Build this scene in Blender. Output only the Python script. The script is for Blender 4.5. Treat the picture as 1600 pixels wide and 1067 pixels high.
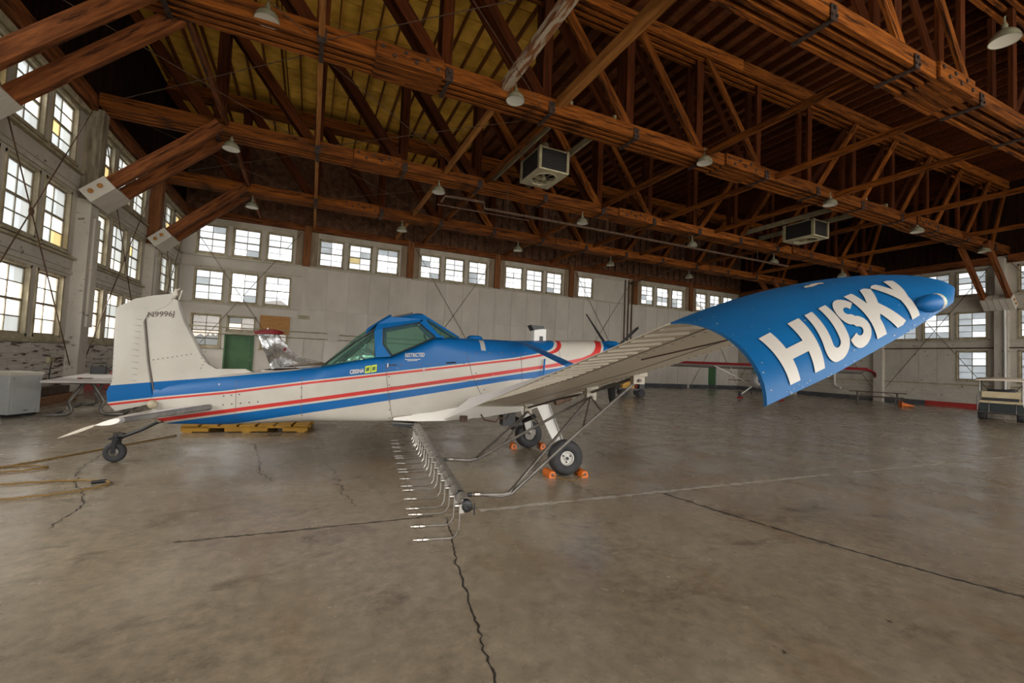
import bpy, math, random
from mathutils import Vector, Matrix
random.seed(7)
for o in list(bpy.data.objects): bpy.data.objects.remove(o)
S = bpy.context.scene
C = S.collection
PI = math.pi
V = Vector

# ------------------------------------------------------------------ camera
FPX, YAW, PITCH, ROLL, EYE = 697.247, 0.42306, 0.04655, 0.04439, 1.55
cy, sy, cp, sp = math.cos(YAW), math.sin(YAW), math.cos(PITCH), math.sin(PITCH)
fw = V((sy * cp, cy * cp, sp)); rt0 = V((cy, -sy, 0)); up0 = rt0.cross(fw)
rt = rt0 * math.cos(ROLL) + up0 * math.sin(ROLL); up = -rt0 * math.sin(ROLL) + up0 * math.cos(ROLL)
cam = bpy.data.cameras.new('camera'); cam.sensor_width = 36; cam.lens = FPX / 1600 * 36
cam.clip_start = 0.05; cam.clip_end = 2000
co = bpy.data.objects.new('camera', cam); C.objects.link(co)
co.matrix_world = Matrix(((rt.x, up.x, -fw.x, 0), (rt.y, up.y, -fw.y, 0), (rt.z, up.z, -fw.z, EYE), (0, 0, 0, 1)))
S.camera = co

# ------------------------------------------------------------------ sky, daylight, exposure
XL, XR, YB, YF = -6.64, 36.14, 29.11, -12.0
BAY = 6.111                      # bay of the gable wall
TY = [23.8, 17.75, 11.7, 5.75]   # truss planes
W = bpy.data.worlds.new('overcast_sky'); S.world = W; W.use_nodes = True
bg = W.node_tree.nodes['Background']; bg.inputs[0].default_value = (0.97, 0.98, 1.0, 1); bg.inputs[1].default_value = 4.2
def area(name, loc, rot, sx, sy_, energy, col=(1, 1, 1)):
    l = bpy.data.lights.new(name, 'AREA'); l.shape = 'RECTANGLE'; l.size = sx; l.size_y = sy_; l.energy = energy; l.color = col
    o = bpy.data.objects.new(name, l); C.objects.link(o); o.location = loc; o.rotation_euler = rot
    return o
# added fill lamps, set where unseen open doors behind the camera would be
area('added_door_fill', (14.7, YF + .2, 6.4), (PI / 2 - .42, 0, 0), 40, 4.6, 1550, (1, .92, .80))
area('added_roof_fill', (14.7, YF + .3, 1.4), (PI / 2 + .62, 0, 0), 40, 2.6, 1050, (1, .90, .74))  # added upward fill to brighten the roof timbers, no such source seen
sl = bpy.data.lights.new('hazy_western_sun', 'SUN'); sl.energy = 21.0; sl.angle = math.radians(45); sl.color = (1, .96, .90)
so = bpy.data.objects.new('hazy_western_sun', sl); C.objects.link(so); so.rotation_euler = V((1, .22, -.47)).to_track_quat('-Z', 'Y').to_euler()
S.view_settings.view_transform = 'Standard'; S.view_settings.look = 'None'
S.view_settings.exposure = 0.0; S.view_settings.gamma = 1.0; S.view_settings.use_curve_mapping = False
S.cycles.use_denoising = True
S.cycles.max_bounces = 8; S.cycles.diffuse_bounces = 4; S.cycles.transparent_max_bounces = 12
S.cycles.sample_clamp_indirect = 6

# ------------------------------------------------------------------ materials
MATS = {}
def mat(name, c1, c2=None, scale=2.0, stretch=(1, 1, 1), rough=.6, metal=0., bump=0., lo=.35, hi=.65, rnd=0., spots=None, detail=5, rough2=None, spec=None):
    if name in MATS: return MATS[name]
    m = bpy.data.materials.new(name); m.use_nodes = True; nt = m.node_tree; N = nt.nodes; L = nt.links
    b = N['Principled BSDF']; b.inputs['Roughness'].default_value = rough; b.inputs['Metallic'].default_value = metal
    if spec is not None: b.inputs['Specular IOR Level'].default_value = spec
    b.inputs['Base Color'].default_value = (*c1, 1)
    MATS[name] = m
    if c2 is None and not rnd and not spots: return m
    tc = N.new('ShaderNodeTexCoord'); mp = N.new('ShaderNodeMapping'); mp.inputs['Scale'].default_value = stretch
    L.new(tc.outputs['Object'], mp.inputs['Vector'])
    vec = mp.outputs['Vector']
    if rnd:
        oi = N.new('ShaderNodeObjectInfo'); mu = N.new('ShaderNodeMath'); mu.operation = 'MULTIPLY'; mu.inputs[1].default_value = 60
        L.new(oi.outputs['Random'], mu.inputs[0]); ad = N.new('ShaderNodeVectorMath'); ad.operation = 'ADD'
        L.new(vec, ad.inputs[0]); L.new(mu.outputs[0], ad.inputs[1]); vec = ad.outputs[0]
    nz = N.new('ShaderNodeTexNoise'); nz.inputs['Scale'].default_value = scale; nz.inputs['Detail'].default_value = detail; nz.inputs['Roughness'].default_value = .6
    L.new(vec, nz.inputs['Vector'])
    cr = N.new('ShaderNodeValToRGB'); cr.color_ramp.elements[0].position = lo; cr.color_ramp.elements[1].position = hi
    cr.color_ramp.elements[0].color = (*c1, 1); cr.color_ramp.elements[1].color = (*(c2 or c1), 1)
    L.new(nz.outputs['Fac'], cr.inputs['Fac']); col = cr.outputs['Color']
    if spots:                                   # peeling / dirt with a shape of its own: (colour, scale, threshold, stretch)
        n2 = N.new('ShaderNodeTexNoise'); n2.inputs['Scale'].default_value = spots[1]; n2.inputs['Detail'].default_value = 8; n2.inputs['Roughness'].default_value = .65
        m2 = N.new('ShaderNodeMapping'); m2.inputs['Scale'].default_value = spots[3]; L.new(tc.outputs['Object'], m2.inputs['Vector']); L.new(m2.outputs[0], n2.inputs['Vector'])
        r2 = N.new('ShaderNodeValToRGB'); r2.color_ramp.elements[0].position = spots[2]; r2.color_ramp.elements[1].position = spots[2] + .05
        L.new(n2.outputs['Fac'], r2.inputs['Fac'])
        mx = N.new('ShaderNodeMix'); mx.data_type = 'RGBA'; L.new(r2.outputs['Color'], mx.inputs['Factor']); L.new(col, mx.inputs['A']); mx.inputs['B'].default_value = (*spots[0], 1)
        col = mx.outputs['Result']
    if rnd:
        hs = N.new('ShaderNodeHueSaturation'); mr = N.new('ShaderNodeMapRange'); mr.inputs['To Min'].default_value = 1 - rnd; mr.inputs['To Max'].default_value = 1 + rnd
        L.new(oi.outputs['Random'], mr.inputs['Value']); L.new(mr.outputs[0], hs.inputs['Value']); L.new(col, hs.inputs['Color']); col = hs.outputs['Color']
    L.new(col, b.inputs['Base Color'])
    if rough2 is not None:
        mr2 = N.new('ShaderNodeMapRange'); mr2.inputs['From Min'].default_value = .3; mr2.inputs['From Max'].default_value = .7
        mr2.inputs['To Min'].default_value = rough; mr2.inputs['To Max'].default_value = rough2
        L.new(nz.outputs['Fac'], mr2.inputs['Value']); L.new(mr2.outputs[0], b.inputs['Roughness'])
    if bump:
        bp = N.new('ShaderNodeBump'); bp.inputs['Strength'].default_value = bump; bp.inputs['Distance'].default_value = .02
        L.new(nz.outputs['Fac'], bp.inputs['Height']); L.new(bp.outputs[0], b.inputs['Normal'])
    return m

wood = mat('truss_wood', (.06, .016, .003), (.30, .092, .013), 3.0, (.35, 5, 5), .75, bump=.3, lo=.32, hi=.66, rnd=.3, spec=.15, spots=((.030, .010, .003), 1.8, .57, (.4, 4.5, 4.5)))
wood_pale = mat('weathered_strut_wood', (.10, .035, .010), (.40, .20, .085), 4.0, (.3, 5, 5), .8, bump=.3, lo=.35, hi=.62, rnd=.15)
wood_dark = mat('dark_roof_wood', (.028, .007, .002), (.12, .030, .006), 3.0, (.3, 5, 5), .8, lo=.3, hi=.7, rnd=.3, spec=.15)
wood_red = mat('reddish_beam_wood', (.06, .017, .005), (.23, .075, .020), 3.0, (.4, 4, 4), .75, lo=.32, hi=.68, rnd=.15, spec=.15, spots=((.030, .010, .004), 1.6, .58, (.4, 4.5, 4.5)))
sheath_y = mat('yellow_roof_sheathing', (.60, .32, .03), (.92, .57, .085), 1.6, (1, 1, 1), .85, lo=.3, hi=.62, rnd=.15, spots=((.10, .035, .012), 5.0, .66, (1, 2.5, 1)))
sheath_b = mat('brown_roof_boards', (.085, .024, .006), (.26, .080, .018), 2.0, (1, 1, 1), .85, lo=.3, hi=.7)
post_wood = mat('orange_post_wood', (.10, .035, .012), (.26, .105, .035), 3.0, (4, 4, .35), .75, lo=.3, hi=.7, rnd=.15, spec=.2)
post_wood2 = mat('brown_joist_wood', (.10, .034, .010), (.26, .10, .028), 3.0, (4, .35, 4), .8, lo=.3, hi=.7, rnd=.2, spec=.15)
whitewashed = mat('flaking_whitewashed_timber', (.16, .055, .018), (.34, .14, .045), 3.0, (.4, 4, 4), .8, lo=.3, hi=.7, spots=((.50, .42, .32), 3.0, .47, (.5, 3, 3)))
brownb = mat('brown_post_board', (.17, .115, .065), (.30, .23, .155), 2.0, (2, 2, .5), .75, lo=.3, hi=.7)  # brown boards beside the posts, darker than the wall around them
bright_wood = mat('bright_strut_wood', (.20, .075, .018), (.46, .20, .05), 3.0, (.4, 5, 5), .75, lo=.3, hi=.7, spec=.2)
dark_boards = mat('near_black_boarding', (.008, .0035, .002), (.035, .013, .006), 2.5, (3, 3, .4), .85, lo=.3, hi=.7, spec=.1)  # near-black brown, much darker than the gable boards
gable_m = mat('gable_boarding', (.05, .020, .010), (.24, .12, .065), 3.0, (1, 1, 1), .85, lo=.3, hi=.7)
wallp = mat('white_wall_paint', (.44, .40, .34), (.56, .52, .455), .7, (1, 1, .6), .7, lo=.3, hi=.7, rnd=.05, spots=((.22, .16, .11), 2.2, .70, (1, 1, 2.5)))
wallp2 = mat('old_grey_wall_paint', (.38, .34, .285), (.50, .46, .39), 1.2, (1, 1, .6), .75, lo=.3, hi=.7, rnd=.06, spots=((.13, .085, .05), 3.0, .61, (1, 1, 2.0)))
peel = mat('peeling_white_planks', (.40, .365, .31), (.55, .51, .45), 2, (1, 1, 4), .75, lo=.3, hi=.7, rnd=.10, spots=((.065, .038, .022), 2.3, .535, (.6, .6, 4.5)))
wframe = mat('yellowed_window_wood', (.22, .175, .095), (.44, .385, .27), 4, (1, 1, .5), .7, lo=.3, hi=.7, rnd=.1, spots=((.16, .10, .05), 5, .66, (1, 1, .5)))
casing = mat('window_casing_paint', (.36, .32, .25), (.48, .44, .365), 2, (1, 1, .5), .7, rnd=.06, spots=((.17, .115, .065), 4, .66, (1, 1, .5)))
muntin = mat('muntin_dark_wood', (.15, .125, .08), (.30, .255, .17), 5, rough=.7)
steel = mat('dull_steel', (.11, .10, .088), (.19, .175, .155), 6, rough=.48, metal=.7)
rusty = mat('rusty_rod', (.045, .022, .010), (.11, .060, .032), 6, rough=.7)
chrome = mat('bright_metal', (.36, .34, .31), rough=.35, metal=1.)
black = mat('black_paint', (.012, .012, .013), rough=.5)
rubber = mat('tire_rubber', (.014, .014, .015), (.03, .03, .03), 8, rough=.75)
white = mat('aircraft_lit_white', (.74, .72, .67), (.80, .78, .73), 1.5, rough=.38, lo=.3, hi=.7)  # lighter than the fuselage white: light on upper surfaces put into the colour
cream = mat('aircraft_shade_toned_white', (.49, .445, .365), (.57, .525, .44), 1.8, rough=.45, lo=.3, hi=.7, spots=((.25, .20, .14), 3.5, .72, (1, 1, 1)))  # same white made creamier: shade and warm bounce below put into the colour
blue = mat('aircraft_blue', (.001, .088, .27), (.002, .105, .315), 2, rough=.45, spec=.3, spots=((.30, .40, .50), 7, .735, (1, 1, 1)))
bluet = mat('wingtip_blue', (.001, .090, .26), (.003, .115, .31), 2, rough=.48, spec=.3, spots=((.40, .46, .52), 9, .73, (1, 1, 1)))
red = mat('aircraft_red', (.42, .028, .022), rough=.4)
redd = mat('dark_red_paint', (.19, .010, .013), rough=.4)
orange = mat('orange_plastic', (.72, .17, .012), (.58, .12, .01), 6, rough=.5)
green = mat('green_door_paint', (.035, .098, .035), (.05, .13, .045), 2, rough=.5)
lampg = mat('lamp_green_enamel', (.20, .20, .13), (.28, .28, .20), 4, rough=.4)
lampw = mat('lamp_white_enamel', (.75, .74, .66), rough=.4)
drab = mat('drab_metal', (.22, .19, .11), (.36, .32, .20), 3, rough=.6)
dark = mat('dark_mesh', (.010, .008, .007), rough=.8)
polish = mat('polished_aluminium', (.62, .62, .63), (.80, .80, .80), 2.4, rough=.10, metal=1., lo=.3, hi=.7, bump=.6)
whiteb = mat('plain_white', (.60, .59, .56), rough=.5)
weath = mat('weathered_column_wood', (.10, .075, .045), (.30, .255, .18), 2.5, (3, 3, .5), .8, lo=.3, hi=.65)
rustb = mat('orange_rust', (.28, .12, .03), (.42, .20, .05), 9, rough=.9)
darkrust = mat('dark_rusted_iron', (.012, .008, .006), (.06, .03, .02), 9, rough=.8)
textw = mat('white_lettering', (.50, .475, .43), rough=.5)
textd = mat('dark_lettering', (.10, .07, .06), rough=.5)
yellow = mat('yellow_paint', (.34, .17, .01), (.44, .23, .015), 3, rough=.6, spots=((.20, .10, .03), 5, .66, (1, 1, 1)))
hosem = mat('yellow_hose', (.19, .105, .02), rough=.5)
plywood = mat('orange_plywood', (.30, .13, .025), (.42, .20, .045), 3, (1, 1, 6), .6)
beige = mat('beige_vinyl', (.46, .37, .22), (.54, .45, .29), 3, rough=.5)
cabin = mat('grey_appliance', (.32, .33, .32), (.40, .41, .39), 1.2, rough=.45, spots=((.20, .15, .10), 3, .68, (1, 1, 1)))
greyw = mat('grey_table_top', (.30, .28, .25), (.42, .39, .35), 2, rough=.6)
baseb = mat('dark_baseboard_paint', (.045, .05, .055), (.075, .08, .085), 2, rough=.5)
redb = mat('red_kerb_paint', (.30, .02, .015), (.40, .035, .03), 2, rough=.5)
crackm = mat('crack_dirt', (.012, .009, .007), (.035, .027, .02), 9, rough=.9)
filler = mat('joint_filler', (.16, .13, .09), (.44, .405, .34), 5, rough=.8, lo=.30, hi=.50)
sticker = mat('yellow_green_sticker', (.42, .52, .03), rough=.5)
seatm = mat('dark_green_vinyl', (.03, .05, .045), rough=.6)
darkw = mat('weathered_picnic_wood', (.045, .028, .018), (.10, .065, .04), 4, rough=.8)
tealm = mat('dark_teal_body', (.003, .012, .013), rough=.4)
tape = mat('grey_tape', (.33, .32, .30), rough=.5)
hillm = mat('bare_hillside', (.12, .092, .072), (.19, .152, .12), .02, rough=.95)
groundm = mat('pale_gravel', (.28, .26, .23), (.36, .34, .30), .3, rough=.95)
leafm = mat('tree_leaves', (.05, .09, .03), (.10, .16, .05), 3, rough=.8)

def make_glass():
    g = bpy.data.materials.new('green_canopy_glass'); g.use_nodes = True; nt = g.node_tree; N = nt.nodes; L = nt.links
    b = N['Principled BSDF']; b.inputs['Base Color'].default_value = (.20, .34, .29, 1); b.inputs['Roughness'].default_value = .06
    tr = N.new('ShaderNodeBsdfTransparent'); tr.inputs[0].default_value = (.50, .72, .63, 1)
    mx = N.new('ShaderNodeMixShader'); mx.inputs[0].default_value = .16
    L.new(tr.outputs[0], mx.inputs[1]); L.new(b.outputs[0], mx.inputs[2]); L.new(mx.outputs[0], N['Material Output'].inputs[0])
    return g
glass = make_glass()
def make_pane(name, tint, milky, fac, scale):
    """window glass with a film of dust: a share of the light passes straight, the rest is scattered"""
    g = bpy.data.materials.new(name); g.use_nodes = True; nt = g.node_tree; N = nt.nodes; L = nt.links
    N.remove(N['Principled BSDF'])
    tr = N.new('ShaderNodeBsdfTransparent'); tr.inputs[0].default_value = (*tint, 1)
    tl = N.new('ShaderNodeBsdfTranslucent'); tl.inputs[0].default_value = (*milky, 1)
    df = N.new('ShaderNodeBsdfDiffuse'); df.inputs[0].default_value = (*[c * .6 for c in milky], 1)
    m1 = N.new('ShaderNodeMixShader'); m1.inputs[0].default_value = .2; L.new(tl.outputs[0], m1.inputs[1]); L.new(df.outputs[0], m1.inputs[2])
    tc = N.new('ShaderNodeTexCoord'); nz = N.new('ShaderNodeTexNoise'); nz.inputs['Scale'].default_value = scale; nz.inputs['Detail'].default_value = 3
    oi = N.new('ShaderNodeObjectInfo'); ad = N.new('ShaderNodeVectorMath'); ad.operation = 'ADD'; mu = N.new('ShaderNodeMath'); mu.operation = 'MULTIPLY'; mu.inputs[1].default_value = 40
    L.new(oi.outputs['Random'], mu.inputs[0]); L.new(tc.outputs['Object'], ad.inputs[0]); L.new(mu.outputs[0], ad.inputs[1]); L.new(ad.outputs[0], nz.inputs['Vector'])
    mr = N.new('ShaderNodeMapRange'); mr.inputs['From Min'].default_value = .3; mr.inputs['From Max'].default_value = .7
    mr.inputs['To Min'].default_value = max(0, fac - .07); mr.inputs['To Max'].default_value = min(1, fac + .07); L.new(nz.outputs['Fac'], mr.inputs['Value'])
    m2 = N.new('ShaderNodeMixShader'); L.new(mr.outputs[0], m2.inputs[0]); L.new(tr.outputs[0], m2.inputs[1]); L.new(m1.outputs[0], m2.inputs[2])
    L.new(m2.outputs[0], N['Material Output'].inputs[0])
    return g
PANES = [make_pane('dusty_pane', (.80, .81, .81), (.32, .32, .31), .45, 1.5), make_pane('milky_pane', (.66, .68, .69), (.24, .25, .25), .62, 1.2),
         make_pane('clear_pane', (.97, .97, .97), (.5, .5, .5), .14, 1.2), make_pane('yellowed_pane', (.60, .54, .38), (.36, .31, .20), .5, 1.5),
         make_pane('grey_pane', (.60, .62, .62), (.28, .29, .29), .55, 1.5)]

def make_concrete():
    m = bpy.data.materials.new('stained_concrete'); m.use_nodes = True; nt = m.node_tree; N = nt.nodes; L = nt.links
    b = N['Principled BSDF']; tc = N.new('ShaderNodeTexCoord')
    def noise(scale, detail=6, rough=.6, st=(1, 1, 1), dist=0):
        mp = N.new('ShaderNodeMapping'); mp.inputs['Scale'].default_value = st; L.new(tc.outputs['Object'], mp.inputs['Vector'])
        n = N.new('ShaderNodeTexNoise'); n.inputs['Scale'].default_value = scale; n.inputs['Detail'].default_value = detail; n.inputs['Roughness'].default_value = rough; n.inputs['Distortion'].default_value = dist
        L.new(mp.outputs[0], n.inputs['Vector']); return n.outputs['Fac']
    def ramp(f, p0, c0, p1, c1):
        r = N.new('ShaderNodeValToRGB'); r.color_ramp.elements[0].position = p0; r.color_ramp.elements[1].position = p1
        r.color_ramp.elements[0].color = (*c0, 1); r.color_ramp.elements[1].color = (*c1, 1); L.new(f, r.inputs['Fac']); return r.outputs['Color']
    def mix(a, bb, f, mode='MIX'):
        x = N.new('ShaderNodeMix'); x.data_type = 'RGBA'; x.blend_type = mode
        if isinstance(f, float): x.inputs['Factor'].default_value = f
        else: L.new(f, x.inputs['Factor'])
        L.new(a, x.inputs['A'])
        if isinstance(bb, tuple): x.inputs['B'].default_value = (*bb, 1)
        else: L.new(bb, x.inputs['B'])
        return x.outputs['Result']
    base = ramp(noise(.55, 7, .62, dist=.4), .30, (.215, .172, .118), .70, (.35, .295, .215))
    fine = ramp(noise(9, 6, .7), .3, (.72, .72, .72), .7, (1.22, 1.22, 1.22))
    c = mix(base, fine, 1.0, 'MULTIPLY')
    c = mix(c, (.075, .056, .040), ramp(noise(1.3, 8, .68, (1, 1.5, 1), .8), .55, (0, 0, 0), .70, (.7, .7, .7)))      # oil stains
    c = mix(c, (.21, .125, .055), ramp(noise(.8, 6, .6, (1.6, .6, 1), .5), .52, (0, 0, 0), .70, (.55, .55, .55)))       # rust-coloured wash
    c = mix(c, (.44, .40, .34), ramp(noise(3.1, 9, .72, (1, 1, 1), .6), .665, (0, 0, 0), .73, (.75, .75, .75)))          # scuffed pale spots
    c = mix(c, (.028, .022, .017), ramp(noise(4.7, 5, .6, (1, .8, 1), .2), .725, (0, 0, 0), .75, (.8, .8, .8)))
    L.new(c, b.inputs['Base Color'])
    rr = N.new('ShaderNodeMapRange'); rr.inputs['From Min'].default_value = .3; rr.inputs['From Max'].default_value = .7; rr.inputs['To Min'].default_value = .14; rr.inputs['To Max'].default_value = .36
    L.new(noise(1.1, 6, .65), rr.inputs['Value']); L.new(rr.outputs[0], b.inputs['Roughness'])
    bp = N.new('ShaderNodeBump'); bp.inputs['Strength'].default_value = .18; bp.inputs['Distance'].default_value = .01
    L.new(noise(14, 6, .7), bp.inputs['Height']); L.new(bp.outputs[0], b.inputs['Normal'])
    b.inputs['Specular IOR Level'].default_value = .5
    return m
concrete = make_concrete()

def curve_node(N, L, src, pts, shift=0.):
    """value of a paint line's height z at station s (piecewise linear)"""
    a = N.new('ShaderNodeMath'); a.operation = 'MULTIPLY_ADD'; a.inputs[1].default_value = 1 / 9.; a.inputs[2].default_value = (1. - shift) / 9.
    L.new(src, a.inputs[0])
    fc = N.new('ShaderNodeFloatCurve'); cu = fc.mapping.curves[0]
    P = [((s + 1) / 9., z / 2.5) for s, z in pts]
    cu.points[0].location = P[0]; cu.points[1].location = P[-1]
    for p in P[1:-1]: cu.points.new(*p)
    for p in cu.points: p.handle_type = 'VECTOR'
    fc.mapping.use_clip = False; fc.mapping.extend = 'HORIZONTAL'; fc.mapping.update()
    L.new(a.outputs[0], fc.inputs['Value'])
    o = N.new('ShaderNodeMath'); o.operation = 'MULTIPLY'; o.inputs[1].default_value = 2.5; L.new(fc.outputs[0], o.inputs[0])
    return o.outputs[0]
B1 = [(-.6, .71), (-.02, .803), (.488, .881), (1.306, .991), (2.39, 1.175), (3.74, 1.385), (5.23, 1.617), (5.615, 1.70), (5.8, 1.755), (5.88, 1.80), (5.94, 1.90), (5.97, 2.1), (6.0, 2.49)]
T1 = [(-.6, .95), (-.012, 1.021), (.45, 1.08), (1.276, 1.177), (2.2, 1.305), (2.35, 1.35), (2.45, 2.49), (7.9, 2.49)]
R2 = [(-.6, .40), (.508, .592), (1.323, .738), (2.407, .933), (5.239, 1.444), (5.825, 1.547), (6.35, 1.665), (6.53, 1.735), (6.62, 1.82), (6.664, 1.95), (6.69, 2.1), (6.72, 2.49)]
BB = [(-.6, .20), (.62, .40), (1.337, .519), (2.419, .735), (5.246, 1.291), (5.9, 1.36), (6.4, 1.30), (6.6, .9), (6.8, 0.), (7.9, 0.)]
def make_livery():
    m = bpy.data.materials.new('striped_aircraft_paint'); m.use_nodes = True; nt = m.node_tree; N = nt.nodes; L = nt.links
    b = N['Principled BSDF']; b.inputs['Roughness'].default_value = .42; b.inputs['Specular IOR Level'].default_value = .35
    tc = N.new('ShaderNodeTexCoord'); sx = N.new('ShaderNodeSeparateXYZ'); L.new(tc.outputs['Object'], sx.inputs[0])
    s, z = sx.outputs['X'], sx.outputs['Z']
    def above(pts, shift=0., dz=0.):
        c = curve_node(N, L, s, pts, shift)
        a = N.new('ShaderNodeMath'); a.operation = 'ADD'; a.inputs[1].default_value = dz; L.new(c, a.inputs[0])
        g = N.new('ShaderNodeMath'); g.operation = 'GREATER_THAN'; L.new(z, g.inputs[0]); L.new(a.outputs[0], g.inputs[1]); return g.outputs[0]
    def both(a, bb_, op='MULTIPLY'):
        x = N.new('ShaderNodeMath'); x.operation = op; L.new(a, x.inputs[0]); L.new(bb_, x.inputs[1]); return x.outputs[0]
    def inv(a):
        x = N.new('ShaderNodeMath'); x.operation = 'SUBTRACT'; x.inputs[0].default_value = 1; L.new(a, x.inputs[1]); return x.outputs[0]
    nz = N.new('ShaderNodeTexNoise'); nz.inputs['Scale'].default_value = 2.5; nz.inputs['Detail'].default_value = 6; L.new(tc.outputs['Object'], nz.inputs['Vector'])
    r = N.new('ShaderNodeValToRGB'); r.color_ramp.elements[0].position = .3; r.color_ramp.elements[1].position = .7
    r.color_ramp.elements[0].color = (.395, .37, .325, 1); r.color_ramp.elements[1].color = (.465, .44, .39, 1); L.new(nz.outputs['Fac'], r.inputs['Fac'])
    col = r.outputs['Color']
    def put(col, f, c):
        x = N.new('ShaderNodeMix'); x.data_type = 'RGBA'; L.new(f, x.inputs['Factor']); L.new(col, x.inputs['A']); x.inputs['B'].default_value = (*c, 1); return x.outputs['Result']
    BL, RD = (.001, .092, .285), (.44, .026, .022)
    col = put(col, both(above(B1), inv(above(T1))), BL)
    col = put(col, both(inv(above(B1, .045, -.012)), above(B1, .11, -.030)), RD)
    col = put(col, both(inv(above(R2)), above(R2, .1, -.033)), RD)
    col = put(col, both(inv(above(R2, .14, -.053)), above(BB)), BL)
    n2 = N.new('ShaderNodeTexNoise'); n2.inputs['Scale'].default_value = 9; n2.inputs['Detail'].default_value = 7; L.new(tc.outputs['Object'], n2.inputs['Vector'])
    r2 = N.new('ShaderNodeValToRGB'); r2.color_ramp.elements[0].position = .72; r2.color_ramp.elements[1].position = .75; L.new(n2.outputs['Fac'], r2.inputs['Fac'])
    col = put(col, r2.outputs['Color'], (.35, .36, .36))
    L.new(col, b.inputs['Base Color'])
    return m
livery = make_livery()

# ------------------------------------------------------------------ mesh helpers
def parent(o, p):
    if p is not None: o.parent = p
class MB:
    def __init__(s): s.v = []; s.f = []; s.m = []; s.cm = 0
    def add(s, vs, fs):
        n = len(s.v); s.v += [tuple(v) for v in vs]; s.f += [tuple(i + n for i in f) for f in fs]; s.m += [s.cm] * len(fs); return s
    def mat(s, i): s.cm = i; return s
    def obox(s, c, ax, ay, az):
        c, ax, ay, az = V(c), V(ax), V(ay), V(az)
        vs = [c + ax * i + ay * j + az * k for i in (-1, 1) for j in (-1, 1) for k in (-1, 1)]
        fs = [(0, 1, 3, 2), (4, 6, 7, 5), (0, 4, 5, 1), (2, 3, 7, 6), (0, 2, 6, 4), (1, 5, 7, 3)]
        return s.add(vs, fs)
    def box(s, x0, x1, y0, y1, z0, z1):
        return s.obox(((x0 + x1) / 2, (y0 + y1) / 2, (z0 + z1) / 2), ((x1 - x0) / 2, 0, 0), (0, (y1 - y0) / 2, 0), (0, 0, (z1 - z0) / 2))
    def beam(s, a, b, w, h, upv=(0, 0, 1)):
        a, b = V(a), V(b); d = (b - a).normalized(); u = V(upv)
        if abs(d.dot(u)) > .97: u = V((0, 1, 0))
        side = d.cross(u).normalized(); u = side.cross(d).normalized()
        return s.obox((a + b) / 2, d * ((b - a).length / 2), side * (w / 2), u * (h / 2))
    def tube(s, pts, r, n=8, cap=True):
        pts = [V(p) for p in pts]; k = len(pts); R = r if isinstance(r, (list, tuple)) else [r] * k
        vs = []; pu = None
        for i, p in enumerate(pts):
            d = (pts[min(i + 1, k - 1)] - pts[max(i - 1, 0)]).normalized()
            if pu is None: pu = V((0, 0, 1)) if abs(d.z) < .9 else V((1, 0, 0))
            side = d.cross(pu).normalized(); pu = side.cross(d).normalized()
            for j in range(n):
                t = 2 * PI * j / n; vs.append(p + (side * math.cos(t) + pu * math.sin(t)) * R[i])
        fs = [(i * n + j, i * n + (j + 1) % n, (i + 1) * n + (j + 1) % n, (i + 1) * n + j) for i in range(k - 1) for j in range(n)]
        if cap: fs += [tuple(range(n - 1, -1, -1)), tuple(range((k - 1) * n, k * n))]
        return s.add(vs, fs)
    def lathe(s, prof, n=20, o=(0, 0, 0), ax=(0, 0, 1), cap=True):
        o, ax = V(o), V(ax).normalized(); e1 = ax.orthogonal().normalized(); e2 = ax.cross(e1)
        vs = [o + ax * z + (e1 * math.cos(2 * PI * j / n) + e2 * math.sin(2 * PI * j / n)) * r for r, z in prof for j in range(n)]
        k = len(prof)
        fs = [(i * n + j, i * n + (j + 1) % n, (i + 1) * n + (j + 1) % n, (i + 1) * n + j) for i in range(k - 1) for j in range(n)]
        if cap: fs += [tuple(range(n - 1, -1, -1)), tuple(range((k - 1) * n, k * n))]
        return s.add(vs, fs)
    def loft(s, rows, closed=True, cap=True):
        n = len(rows[0]); k = len(rows); vs = [p for r in rows for p in r]
        fs = [(i * n + j, i * n + (j + 1) % n, (i + 1) * n + (j + 1) % n, (i + 1) * n + j) for i in range(k - 1) for j in range(n if closed else n - 1)]
        if cap and closed: fs += [tuple(range(n - 1, -1, -1)), tuple(range((k - 1) * n, k * n))]
        return s.add(vs, fs)
    def prism(s, poly, f, d0, d1):
        """poly: 2d outline; f(u, v, d) -> 3d"""
        n = len(poly); vs = [f(u, v, d0) for u, v in poly] + [f(u, v, d1) for u, v in poly]
        fs = [tuple(range(n - 1, -1, -1)), tuple(range(n, 2 * n))] + [(i, (i + 1) % n, n + (i + 1) % n, n + i) for i in range(n)]
        return s.add(vs, fs)
    def lens(s, poly, f, t, edge=.012, k=.86):
        """a plate that is thicker in the middle than at its outline"""
        n = len(poly); cx = sum(p[0] for p in poly) / n; cz = sum(p[1] for p in poly) / n
        q = [(cx + (u - cx) * k, cz + (v - cz) * k) for u, v in poly]
        rows = [[f(u, v, -t) for u, v in q], [f(u, v, -edge) for u, v in poly], [f(u, v, edge) for u, v in poly], [f(u, v, t) for u, v in q]]
        return s.loft(rows)
    def mesh(s, name, mats, smooth=None):
        me = bpy.data.meshes.new(name); me.from_pydata(s.v, [], s.f)
        for m in (mats if isinstance(mats, (list, tuple)) else [mats]): me.materials.append(m)
        me.polygons.foreach_set('material_index', s.m)
        import bmesh
        bm = bmesh.new(); bm.from_mesh(me); bmesh.ops.recalc_face_normals(bm, faces=bm.faces); bm.to_mesh(me); bm.free()
        if smooth:
            me.polygons.foreach_set('use_smooth', [True] * len(me.polygons)); me.set_sharp_from_angle(angle=math.radians(smooth))
        me.update(); return me
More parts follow.
